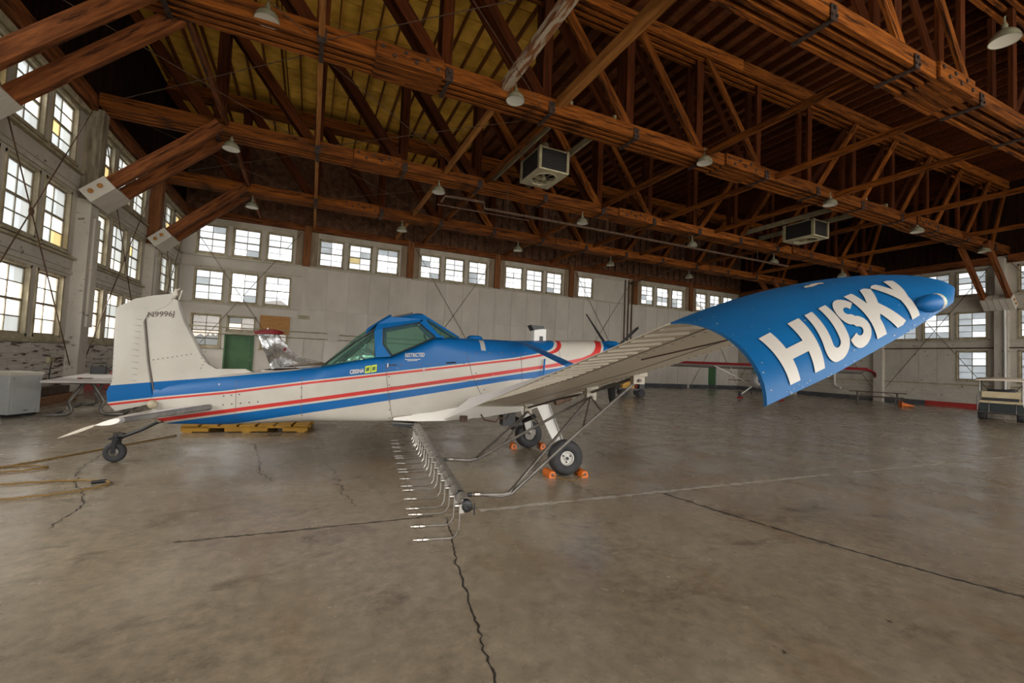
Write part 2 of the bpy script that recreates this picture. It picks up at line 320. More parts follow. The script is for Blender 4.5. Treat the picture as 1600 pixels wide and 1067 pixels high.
    def build(s, name, mats, par=None, smooth=None):
        o = bpy.data.objects.new(name, s.mesh(name, mats, smooth)); C.objects.link(o); parent(o, par); return o
def tag(o, label=None, cat=None, group=None, kind=None):
    if label: o['label'] = label
    if cat: o['category'] = cat
    if group: o['group'] = group
    if kind: o['kind'] = kind
    return o
def thing(name, label, cat, loc=(0, 0, 0), rz=0, group=None, par=None):
    o = bpy.data.objects.new(name, None); C.objects.link(o); o.location = loc; o.rotation_euler = (0, 0, rz); o.empty_display_size = .2
    return tag(o, label, cat, group)
def struct(o, label, cat): return tag(o, label, cat, kind='structure')
def inst(name, me, par, loc=(0, 0, 0), rot=(0, 0, 0)):
    o = bpy.data.objects.new(name, me); C.objects.link(o); parent(o, par); o.location = loc; o.rotation_euler = rot; return o
BEAMS = {}
def timber(name, a, b, w, h, m, par, upv=(0, 0, 1)):
    """one straight timber as an object of its own, grain along its local x"""
    a, b = V(a), V(b); L = (b - a).length; key = (round(L, 2), w, h, m.name)
    if key not in BEAMS: BEAMS[key] = MB().box(-L / 2, L / 2, -w / 2, w / 2, -h / 2, h / 2).mesh('timber', m)
    d = (b - a).normalized(); u = V(upv)
    if abs(d.dot(u)) > .97: u = V((0, 1, 0))
    sd = u.cross(d).normalized(); u = d.cross(sd).normalized(); c = (a + b) / 2
    o = bpy.data.objects.new(name, BEAMS[key]); C.objects.link(o); parent(o, par)
    o.matrix_local = Matrix(((d.x, sd.x, u.x, c.x), (d.y, sd.y, u.y, c.y), (d.z, sd.z, u.z, c.z), (0, 0, 0, 1)))
    return o
def arc(c, r, a0, a1, n, ex=(1, 0, 0), ez=(0, 0, 1)):
    c, ex, ez = V(c), V(ex), V(ez)
    return [c + ex * (r * math.cos(a0 + (a1 - a0) * i / n)) + ez * (r * math.sin(a0 + (a1 - a0) * i / n)) for i in range(n + 1)]
def lerp(a, b, t): return a + (b - a) * t

# ================================================================== THE SETTING
# ---- floor: slabs with open joints over a dark bed
fl = MB().box(XL - 1, XR + 1, YF - 1, YB + 1, -.3, -.06).build('floor', crackm); struct(fl, 'stained concrete hangar floor in square slabs with dark joints and cracks', 'floor')
gx = [XL - .3, -4.3, 1.8, 7.9, 14.0, 20.1, 26.2, 32.3, XR + .3]; gy = [YF, -7.8, -1.72, 4.38, 8.78, 14.9, 21.0, 27.1, YB + .3]
for j in range(8):
    row = [XL - .3, 7.9, 14.0, 20.1, 26.2, 32.3, XR + .3] if gy[j] < 4 else ([XL - .3, 5.4, 12.5, 20.1, 26.2, 32.3, XR + .3] if gy[j] < 8 else gx)
    for xa, xb in zip(row[:-1], row[1:]):
        g = .007 if gy[j] > 3 else .004
        MB().box(xa + g, xb - g, gy[j] + g, gy[j + 1] - g, -.06, 0).build('slab', concrete, fl)
def ribbon(name, pts, w, m, z=.0015, jag=.03, n=14):
    """a crack or seam lying in the floor: a thin jagged sliver"""
    P = []
    for (a, b) in zip(pts[:-1], pts[1:]):
        for k in range(n): P.append(V((lerp(a[0], b[0], k / n), lerp(a[1], b[1], k / n), 0)))
    P.append(V((*pts[-1], 0)))
    vs = []; mb = MB()
    for i, p in enumerate(P):
        d = (P[min(i + 1, len(P) - 1)] - P[max(i - 1, 0)]).normalized(); nrm = V((-d.y, d.x, 0))
        q = p + nrm * random.uniform(-jag, jag); ww = w * random.uniform(.35, 1.2)
        vs += [q + nrm * ww / 2 + V((0, 0, z)), q - nrm * ww / 2 + V((0, 0, z))]
    mb.add(vs, [(2 * i, 2 * i + 1, 2 * i + 3, 2 * i + 2) for i in range(len(P) - 1)])
    return mb.build(name, m, fl)
ribbon('crack', [(1.32, 4.30), (1.20, 3.7), (1.11, 3.32), (1.01, 2.62), (.93, 2.2), (.88, 1.7), (.7, .6)], .015, crackm, jag=.012)
ribbon('crack', [(4.12, 4.37), (4.22, 3.7), (4.35, 3.11), (4.48, 2.6), (4.61, 2.14), (4.86, 1.48), (5.1, .4)], .036, crackm, jag=.010)
ribbon('crack', [(-.75, 8.6), (-.6, 7.6), (-.5, 6.6), (-.3, 6.1)], .012, crackm, jag=.03)
ribbon('crack', [(.35, 6.9), (.4, 5.8), (.5, 4.9)], .012, crackm, jag=.05)
ribbon('crack', [(-2.6, 8.3), (-2.5, 7.2), (-2.3, 6.6), (-1.9, 5.7), (-1.9, 5.0)], .014, crackm, jag=.022)
ribbon('crack', [(3.0, 6.0), (3.25, 5.2), (3.2, 4.4)], .014, crackm, jag=.03)
ribbon('crack', [(5.6, 7.6), (5.8, 8.6), (6.3, 9.0)], .02, crackm, jag=.06)
ribbon('joint_filler', [(1.7, 4.395), (4.0, 4.40), (6.2, 4.41), (7.6, 4.41)], .085, filler, z=.003, jag=.008, n=30)
ribbon('joint_filler', [(8.2, 4.40), (11.0, 4.41), (15, 4.41)], .06, filler, z=.003, jag=.008, n=20)
ribbon('joint_filler', [(-.9, 4.38), (0, 4.37), (1.2, 4.38)], .022, crackm, z=.002, jag=.010, n=30)

# ---- walls in their own frames: local x along the wall, local y into the room, z up
def wall_frame(name, loc, rz, label):
    o = bpy.data.objects.new(name, None)
    return o
def holes_mesh(L, H, t, holes, z0=0):
    xs = sorted({0, L, *[v for h in holes for v in (h[0], h[1])]}); zs = sorted({z0, H, *[v for h in holes for v in (h[2], h[3])]})
    mb = MB()
    for j in range(len(zs) - 1):
        run = None
        for i in range(len(xs) - 1):
            cx, cz = (xs[i] + xs[i + 1]) / 2, (zs[j] + zs[j + 1]) / 2
            solid = not any(h[0] < cx < h[1] and h[2] < cz < h[3] for h in holes)
            if solid and run is None: run = xs[i]
            if run is not None and (not solid or i == len(xs) - 2):
                mb.box(run, xs[i + 1] if solid else xs[i], -t, 0, zs[j], zs[j + 1]); run = None
    return mb
WM = {}; NWIN = [0]
def window(wall, x0, x1, z0, z1, rows, label, panes=None, frm=None):
    """wooden sash window in local wall coordinates: casing, sash with glazing bars, one pane object per light"""
    w, h = round(x1 - x0, 3), round(z1 - z0, 3); key = (w, h, rows); F = .075
    if key not in WM:
        fr = MB()
        for a in ((0, F, 0, h), (w - F, w, 0, h), (0, w, h - F, h), (0, w, 0, F)): fr.box(a[0], a[1], -.16, .035, a[2], a[3])
        fr.box(-.06, w + .06, -.02, .09, -.06, 0)
        sa = MB(); iw, ih = w - 2 * F, h - 2 * F
        r = .042
        for a in ((F, F + r, F, h - F), (w - F - r, w - F, F, h - F), (F, w - F, F, F + r), (F, w - F, h - F - r, h - F)): sa.box(a[0], a[1], -.12, -.07, a[2], a[3])
        cell = (ih) / rows
        for k in range(1, rows):
            t = .028 if (rows == 4 and k == 2) else .012
            sa.box(F + r, w - F - r, -.115, -.075 if t < .02 else -.055, F + k * cell - t, F + k * cell + t)
        sa.box(w / 2 - .014, w / 2 + .014, -.114, -.076, F + r, h - F - r)
        pa = MB().box(-(iw - r) / 4, (iw - r) / 4, -.003, .003, -cell / 2, cell / 2)
        WM[key] = (fr.mesh('casing', wframe), sa.mesh('sash', muntin), [pa.mesh('pane', PANES[i]) for i in range(5)], iw, cell, r)
    fm, sm, pm, iw, cell, r = WM[key]
    NWIN[0] += 1
    o = bpy.data.objects.new('window_%d' % NWIN[0], fm); C.objects.link(o); struct(o, label, 'window')
    M_ = wall.matrix_basis @ Matrix.Translation((x0, 0, z0)); o.matrix_basis = M_
    inst('sash', sm, o)
    for j in range(rows):
        for i in range(2):
            k = panes(i, j) if panes else random.choices([0, 1, 2, 3, 4], [6, 4, 1.5, .25, .8])[0]
            if k is None: continue
            inst('pane', pm[k], o, (F + r / 2 + (iw - r) * (.25 + .5 * i), -.095, F + cell * (j + .5)))
    return o
ROWS = dict(lower=(1.66, 3.48), middle=(4.17, 5.95), upper=(6.79, 8.45))
def place(o, loc, rz): o.location = loc; o.rotation_euler = (0, 0, rz); o.matrix_basis = Matrix.Translation(loc) @ Matrix.Rotation(rz, 4, 'Z'); return o
GW, GG = 1.43, 1.67; GM = .64
Hroof = 13.45

# left wall ---------------------------------------------------------------
LL = YB - YF
lx = lambda Y: YB - Y
bays = [(23.8, YB), (17.75, 23.8), (11.7, 17.75), (5.75, 11.7), (-.3, 5.75)]
bname = ['corner bay', 'second bay from the corner', 'third bay from the corner', 'fourth bay from the corner', 'fifth bay from the corner']
wins = []
for bi, (a, b) in enumerate(bays):
    c = (a + b) / 2
    for k in range(3):
        Yc = c + (k - 1) * (GG if bi else 1.55); w = GW if bi else 1.3
        for rn, (z0, z1) in ROWS.items(): wins.append((lx(Yc) - w / 2, lx(Yc) + w / 2, z0, z1, rn, bi, k))
wl = holes_mesh(LL, Hroof, .3, [w[:4] for w in wins]).build('wall_left', wallp2); place(wl, (XL, YB, 0), -PI / 2)
struct(wl, 'left hangar wall of grey painted timber with three rows of sash windows', 'wall')
pos = ['farthest', 'middle', 'nearest']
for (x0, x1, z0, z1, rn, bi, k) in wins:
    if rn == 'lower': pf = lambda i, j: random.choices([2, 0, 1], [6, 2, 1])[0]
    else: pf = lambda i, j: random.choices([0, 1, 2, 3, 4], [2, 6, .5, .6, 3.2])[0]
    window(wl, x0, x1, z0, z1, 4, '%s row sash window on left wall, %s, %s of three' % (rn, bname[bi], pos[2 - k] if False else ['nearest', 'middle', 'farthest'][k]), pf)
# posts, girts, planks, header, dark boarding above, rods
for i, Y in enumerate([23.8, 17.75, 11.7, 5.75, -.3]):
    MB().box(lx(Y) - .27, lx(Y) + .27, 0, .34, 0, 5.9).build('column', wallp2, wl)
    MB().box(lx(Y) - .2, lx(Y) + .2, 0, .42, 5.9, 8.75).build('column', weath if i else post_wood, wl)
    MB().box(lx(Y) - .3, lx(Y) + .05, .34, .40, 2.05, 5.4).build('cover_board', wallp2, wl)
for (a, b) in bays:
    x0, x1 = lx(b) + (.27 if b < YB else 0), lx(a) - .27
    for zt in (6.66, 4.05, 1.58): MB().box(x0, x1, 0, .12, zt - .05, zt + .02).build('sill_board', wframe, wl)
    for zb in (3.56, 6.03): MB().box(x0, x1, 0, .05, zb, zb + .10).build('head_trim', casing, wl)
    for zb in (3.72, 6.2): MB().box(x0, x1, 0, .03, zb, zb + .36).build('spandrel_board', wallp2, wl)
    MB().box(x0, x1, 0, .16, 8.5, 8.62).build('head_trim', wframe, wl)
    MB().box(x0, x1, 0, .30, 8.66, 9.1).build('header_beam', wood_red, wl)
    k = 0; z = .28
    while z < 1.5:
        t = .012 + .014 * random.random(); MB().obox(((x0 + x1) / 2, t + .006, z + .065), ((x1 - x0) / 2 - .01, 0, 0), (0, .012, 0), (0, -.006, .066)).build('plank', peel, wl); z += .137
    xa, xb = x0 + .15, x1 - .15
    for (p, q) in (((xa, 8.55), (xb, .9)), ((xb, 8.55), (xa, .9))):
        MB().tube([(p[0], .22, p[1]), (q[0], .22, q[1])], .016, 6).build('brace_rod', rusty, wl)
    xm, zm = (xa + xb) / 2, 4.72
    MB().lathe([(.09, -.02), (.11, 0), (.09, .02)], 10, (xm, .22, zm), (0, 1, 0)).build('turnbuckle', rusty, wl)
vb = MB(); x = 0
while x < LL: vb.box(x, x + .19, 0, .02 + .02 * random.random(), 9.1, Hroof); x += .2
tag(vb.build('upper_boarding', dark_boards, wl), kind='stuff')
MB().box(0, 15.5, 0, .05, 0, .26).build('kerb', redb, wl); MB().box(15.5, LL, 0, .05, 0, .26).build('kerb', baseb, wl)

# back wall ---------------------------------------------------------------
LB = XR - XL
bx = lambda X: XR - X
bwins = []
for bi in range(7):
    X0 = XL + BAY * bi
    for k in range(3):
        if bi == 4 and k > 0: continue
        a = X0 + GM + GG * k; b = a + GW
        bwins.append((bx(b), bx(a), *ROWS['upper'], 'upper', bi, k, 4))
        if bi == 0: bwins.append((bx(b), bx(a), *ROWS['middle'], 'middle', bi, k, 4))
X0 = XL + GM
bwins.append((bx(X0 + GW), bx(X0), 1.66, 3.48, 'lower', 0, 0, 4))
bwins.append((bx(X0 + GG + GW), bx(X0 + GG), 2.60, 3.48, 'lower', 0, 1, 2))
bwins.append((bx(X0 + 2 * GG + GW), bx(X0 + 2 * GG), 1.66, 3.48, 'lower', 0, 2, 4))
D1 = (-4.38, -2.93); D2 = (32.33, 33.48)
doors = [(bx(D1[1]), bx(D1[0]), 0, 2.46), (bx(D2[1]), bx(D2[0]), 0, 2.32)]
wb = holes_mesh(LB, Hroof, .3, [w[:4] for w in bwins] + doors).build('wall_back', wallp); place(wb, (XR, YB, 0), PI)
struct(wb, 'back hangar wall of pale sheet panels under a band of windows', 'wall')
ordn = ['first', 'second', 'third', 'fourth', 'fifth', 'sixth', 'seventh']
for (x0, x1, z0, z1, rn, bi, k, rows) in bwins:
    pf = lambda i, j: random.choices([0, 1, 2, 3, 4], [8, 1.2, 3, .15, .3])[0]
    if rn == 'lower' and k == 0: pf = lambda i, j: {(0, 0): 4, (1, 0): 4, (0, 1): None, (1, 1): None}.get((i, j), 0)
    window(wb, x0, x1, z0, z1, rows, '%s row sash window on back wall, %s bay from left corner, %s of the row' % (rn, ordn[bi], ['left', 'middle', 'right'][k]), pf)
br = MB()                                                     # broken painted-over lights of the low corner window
br.prism([(0, 0), (.62, 0), (.62, .12), (.5, .3), (.38, .16), (.3, .34), (.16, .2), (0, .36)], lambda u, v, d: (bx(X0 + GW) + .09 + u, -.09 + d, 2.10 + v), 0, .005)
br.prism([(0, 0), (.62, 0), (.62, .3), (.45, .1), (.2, .26), (0, .12)], lambda u, v, d: (bx(X0 + GW) + .73 + u, -.09 + d, 2.10 + v), 0, .005)
br.build('broken_pane', PANES[4], wb)
MB().box(bx(X0 + 2 * GG + GW) - .05, bx(X0 + 2 * GG) + .05, .06, .09, 2.58, 3.6).build('plywood_cover', plywood, wb)
def door(n, d, label):
    w = d[1] - d[0]; o = MB().box(.07, w - .07, -.14, -.09, .01, d[3] - .07).build('door_%d' % n, green); o.matrix_basis = wb.matrix_basis @ Matrix.Translation((d[0], 0, 0)); struct(o, label, 'door')
    f = MB(); f.box(0, .07, -.2, .03, 0, d[3]); f.box(w - .07, w, -.2, .03, 0, d[3]); f.box(0, w, -.2, .03, d[3] - .07, d[3]); f.build('door_frame', green if n == 1 else whiteb, o)
    p = MB()
    for a in ((.16, w - .16, .2, .95), (.16, w - .16, 1.1, d[3] - .25)):
        for e in ((a[0], a[0] + .03, a[2], a[3]), (a[1] - .03, a[1], a[2], a[3]), (a[0], a[1], a[2], a[2] + .03), (a[0], a[1], a[3] - .03, a[3])): p.box(e[0], e[1], -.09, -.082, e[2], e[3])
    p.build('panel_moulding', green, o)
    MB().lathe([(.012, 0), (.012, .05), (.03, .055), (.03, .08), (.012, .085)], 10, (.16, -.09, 1.02), (0, 1, 0)).build('door_knob', chrome, o)
door(1, doors[0], 'green panelled door on back wall below the low corner windows'); door(2, doors[1], 'green door at far right end of back wall beyond the red winged aeroplane')
pan = {}
for bi in range(1, 7):
    for k in range(5):
        a = XL + BAY * bi + BAY / 5 * k
        if bi == 6 and 2.3 < (a - XL - BAY * 6) + 1.2 and a < D2[1] + .1 and a + 1.22 > D2[0] - .1: zr = ((2.4, 4.12), (4.14, 6.62))
        else: zr = ((.34, 4.12), (4.14, 6.62))
        for (z0, z1) in zr:
            key = (z0, z1)
            if key not in pan: pan[key] = MB().box(-.600, .600, 0, .03, z0, z1).mesh('panel', wallp)
            inst('panel', pan[key], wb, (bx(a + BAY / 10), 0, 0))
for bi in range(0, 8):
    X = XL + BAY * bi
    if 0 < bi < 7:
        MB().box(bx(X) - .20, bx(X) + .20, 0, .16, 6.70, 9.1).build('post', post_wood, wb)
        MB().box(bx(X) - .10, bx(X) + .10, 0, .06, 0, 6.6).build('batten', wallp, wb)
        for q in (-1, 1): MB().box(bx(X) + q * .40 - .19, bx(X) + q * .40 + .19, 0, .05, 6.73, 8.76).build('post_side_board', brownb, wb)
    if bi < 7:
        x0, x1 = bx(X + BAY) + (.2 if bi < 6 else 0), bx(X) - (.2 if bi else 0)
        MB().box(x0, x1, 0, .10, 6.62, 6.72).build('sill_board', casing, wb)
        MB().box(x0, x1, 0, .035, 8.47, 8.76).build('head_trim', casing, wb)
        MB().box(x0, x1, 0, .22, 8.78, 9.15).build('header_beam', wood_red, wb)
        if bi == 0:
            for z in (4.08, 6.05): MB().box(x0, x1, 0, .06, z - .04, z + .03).build('sill_board', casing, wb)
            MB().box(x0 + .1, x1 - .1, 0, .02, 3.62, 4.0).build('spandrel_board', wallp, wb); MB().box(x0 + .1, x1 - .1, 0, .02, 6.12, 6.55).build('spandrel_board', wallp, wb)
        if bi in (0, 2, 4, 6):
            for (p, q) in (((x0 + .1, 8.7), (x1 - .1, .3)), ((x1 - .1, 8.7), (x0 + .1, .3))):
                MB().tube([(p[0], .10, p[1]), (q[0], .10, q[1])], .014, 6).build('brace_rod', rusty, wb)
for (Xa, Xb, z) in ((-6.2, .85, 2.78), (1.55, 16, 2.72), (-6.2, 30, 2.42)):
    MB().tube([(bx(Xa), .09, z), (bx(Xb), .09, z)], .030, 8).build('conduit', drab, wb)
MB().box(bx(1.5), bx(.9), .0, .14, 2.35, 2.95).build('junction_box', wallp, wb)
MB().box(bx(-.15), bx(-.75), .06, .18, 3.55, 3.75).build('junction_box', drab, wb)
for X in (22.9, 23.25, 23.6): MB().tube([(bx(X), .12, .5), (bx(X), .12, 8.6)], .05, 8).build('downpipe', rusty, wb)
MB().tube([(bx(24.0), .2, 8.3), (bx(23.3), .35, 8.35), (bx(23.3), 5.2, 8.75)], .05, 8).build('downpipe', rusty, wb)
g = MB().box(0, LB, .0, .006, 9.1, Hroof); x = 0       # diagonal boards and studs of the gable above the header
while x < LB + 4:
    xa, za, xb, zb = x, 9.15, x - 4.3, Hroof
    if xa > LB: za += xa - LB; xa = LB
    if xb < 0: zb -= -xb; xb = 0
    if zb - za > .3: g.beam(V((xa, .02, za)), V((xb, .02, zb)), .16, .025, (0, 1, 0))
    x += .235
x = 0
while x < LB: g.box(x, x + .06, .03, .16, 9.15, Hroof); x += .62
tag(g.build('gable_boarding', gable_m, wb), kind='stuff')
bb = MB().box(0, LB - 8.0, 0, .03, 0, .32).build('baseboard_back', baseb); bb.matrix_basis = wb.matrix_basis.copy(); struct(bb, 'dark painted baseboard along the foot of the back wall', 'baseboard')
# right wall --------------------------------------------------------------
rx = lambda Y: Y - YF
rwins = []
for bi, (a, b) in enumerate(bays):
    c = (a + b) / 2
    for k in range(3):
        Yc = c + (k - 1) * (GG if bi else 1.55); w = GW if bi else 1.3
        for rn, (z0, z1) in ROWS.items():
            if rn == 'lower' and not ((bi == 2 and k == 0) or (bi == 3)): continue
            rwins.append((rx(Yc) - w / 2, rx(Yc) + w / 2, z0, z1 - (.1 if rn != 'lower' else 0), rn, bi, k))
wr = holes_mesh(LL, Hroof, .3, [w[:4] for w in rwins]).build('wall_right', wallp2); place(wr, (XR, YF, 0), PI / 2)
struct(wr, 'right hangar wall of grey painted boards with frosted sash windows', 'wall')
for (x0, x1, z0, z1, rn, bi, k) in rwins:
    window(wr, x0, x1, z0, z1, 4, '%s row frosted sash window on right wall, %s, %s of three' % (rn, bname[bi], ['nearest', 'middle', 'farthest'][k]), lambda i, j: random.choices([0, 1, 4], [3, 5, 1])[0])
for i, Y in enumerate([23.8, 17.75, 11.7, 5.75]):
    MB().box(rx(Y) - .27, rx(Y) + .27, 0, .34, 0, 5.9).build('column', wallp2, wr)
    MB().box(rx(Y) - .2, rx(Y) + .2, 0, .42, 5.9, 8.75).build('column', wallp2, wr)
for bi, (a, b) in enumerate(bays[:4]):
    x0, x1 = rx(a) + .27, rx(b) - .27
    for zt in (6.66, 4.05): MB().box(x0, x1, 0, .10, zt - .06, zt + .02).build('sill_board', casing, wr)
    MB().box(x0, x1, 0, .22, 8.5, 8.95).build('header_beam', wood_red, wr)
    MB().box(x0, x1, 0, .07, 1.36, 1.44).build('sill_board', drab, wr)
    k = 0; z = .34
    while z < 1.3:
        MB().box(x0, x1, 0, .02, z, z + .145).build('plank', wallp2, wr); z += .15
    n = 4; xs0 = x0 + (1.75 if bi == 2 else 0)
    for q in range(n):
        xa = xs0 + (x1 - xs0) / n * q
        if bi == 3: continue
        MB().box(xa + .01, xa + (x1 - xs0) / n - .01, 0, .018, 1.46, 3.9).build('panel', wallp2, wr)
    for (p, q) in (((x0 + .1, 8.5), (x1 - .1, .9)), ((x1 - .1, 8.5), (x0 + .1, .9))):
        MB().tube([(p[0], .2, p[1]), (q[0], .2, q[1])], .016, 6).build('brace_rod', rusty, wr)
MB().tube([(rx(10.5), .12, 3.62), (rx(18.2), .12, 3.62)], .035, 8).build('conduit', rusty, wr)
MB().tube([(rx(11.5), .42, .2), (rx(11.5), .42, 6.3)], .055, 8).build('downpipe', whiteb, wr)
MB().tube([(rx(20.6), .2, 2.2), (rx(20.6), .2, 1.1), (rx(20.5), .25, .9), (rx(20.1), .3, .75)], .07, 8).build('downpipe', whiteb, wr)
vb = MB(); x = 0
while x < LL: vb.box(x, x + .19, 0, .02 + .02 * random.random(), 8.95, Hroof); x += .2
tag(vb.build('upper_boarding', dark_boards, wr), kind='stuff')
for n_, (a, b, m, lb) in enumerate(((12.4, 15.25, redb, 'red painted kerb strip at the foot of the right wall'), (15.25, YB, baseb, 'dark baseboard along the far part of the right wall'), (YF, 12.4, baseb, 'dark baseboard along the near part of the right wall'))):
    o = MB().box(rx(a), rx(b), .02, .06, 0, .30).build('baseboard_right' if not n_ else 'baseboard_right.%03d' % n_, m); o.matrix_basis = wr.matrix_basis.copy(); struct(o, lb, 'baseboard')
# front wall: a lintel and two jambs around the open hangar doors
f = MB(); f.box(XL, XR, YF - .3, YF, 8.8, Hroof); f.box(XL, XL + 1.2, YF - .3, YF, 0, 8.8); f.box(XR - 1.2, XR, YF - .3, YF, 0, 8.8)
struct(f.build('wall_front', wallp2), 'front wall around the open hangar doors behind the viewer', 'wall')

# ceiling -----------------------------------------------------------------
ce = MB().box(XL - .3, XR + .3, YF - .3, YB + .3, Hroof + .06, Hroof + .25).build('ceiling', wood_dark); struct(ce, 'high timber roof deck with joists and yellowed sheathing panels', 'ceiling')
sp = [MB().box(-w / 2 + .02, w / 2 - .02, -.585, .585, 0, .05).mesh('sheathing_panel', sheath_y) for w in (5.04, 4.6, 4.5)]
y = YB - .61
while y > 2:
    for (xc, k) in ((-4.12, 0), (.7, 1), (5.25, 2)): inst('sheathing_panel', sp[k], ce, (xc, y, Hroof + .005 * random.random()))
    y -= 1.215
rb = MB(); y = YF
while y < YB: rb.box(7.5, XR, y, y + .19, Hroof, Hroof + .04); y += .2
yy = YF
while yy < 2: rb.box(XL, 7.5, yy, yy + .19, Hroof, Hroof + .04); yy += .2
tag(rb.build('roof_boards', sheath_b, ce), kind='stuff')
jm = {}
xs = [XL + .3 + .66 * i for i in range(65)]
for (a, b) in ((5.75, 11.7), (11.7, 17.75), (17.75, 23.8), (23.8, YB)):
    key = round(b - a, 2)
    if key not in jm: jm[key] = MB().box(-.03, .03, -(b - a) / 2, (b - a) / 2, 13.16, Hroof).mesh('joist', wood_dark)
    if -key not in jm: jm[-key] = MB().box(-.022, .022, -(b - a) / 2, (b - a) / 2, 13.20, Hroof).mesh('joist', post_wood2)
    for x in xs: inst('joist', jm[key if x > 7 else -key], ce, (x, (a + b) / 2, 0))
js = MB()
for x in xs: js.box(x - .03, x + .03, YF, 5.74, 13.16, Hroof)
tag(js.build('near_joists', wood_dark, ce), kind='stuff')

# ---- outdoors: gravel, hills and a tree seen through the clear lower windows
gr = MB().add([(-400, -300, -.35), (400, -300, -.35), (400, 500, -.35), (-400, 500, -.35)], [(0, 1, 2, 3)]).build('ground_outside', groundm); struct(gr, 'pale gravel yard outside the windows', 'ground')
rows = []
for i in range(61):
    t = -1.75 + 2.6 * i / 60; r = 230; x, y = r * math.sin(t), r * math.cos(t)
    hgt = 20 + 8 * math.sin(i * .55) + 5 * math.sin(i * 1.3 + 1) + 2.5 * math.sin(i * 2.9) - 4 * math.sin(i * .2)
    rows.append([V((x * .55, y * .55, -.4)), V((x * .8, y * .8, hgt * .45)), V((x, y, hgt)), V((x * 1.3, y * 1.3, hgt * .9)), V((x * 1.4, y * 1.4, -.4))])
struct(MB().loft(rows, closed=False).build('hills', hillm, None, 60), 'bare brown hillside seen through the lower left windows', 'hills')
tr = thing('yard_tree', 'small green tree outside the lower left windows', 'tree', (-19.5, 24, -.35))
MB().tube([(0, 0, 0), (.05, .05, 1.2), (0, .1, 2.4)], [.16, .12, .07], 8).build('trunk', wood_dark, tr)
lf = MB()
for i in range(260):
    a, b, r = random.uniform(0, 2 * PI), random.uniform(-1, 1), random.uniform(.7, 1.5)
    c = V((r * math.cos(a) * math.sqrt(1 - b * b), r * math.sin(a) * math.sqrt(1 - b * b), 2.7 + r * b * 1.2)); d = V((random.gauss(0, 1), random.gauss(0, 1), random.gauss(0, 1))).normalized(); e = d.orthogonal().normalized()
    lf.add([c + d * .22, c + e * .16, c - d * .22, c - e * .16], [(0, 1, 2, 3)])
tag(lf.build('foliage', leafm, tr), kind='stuff')

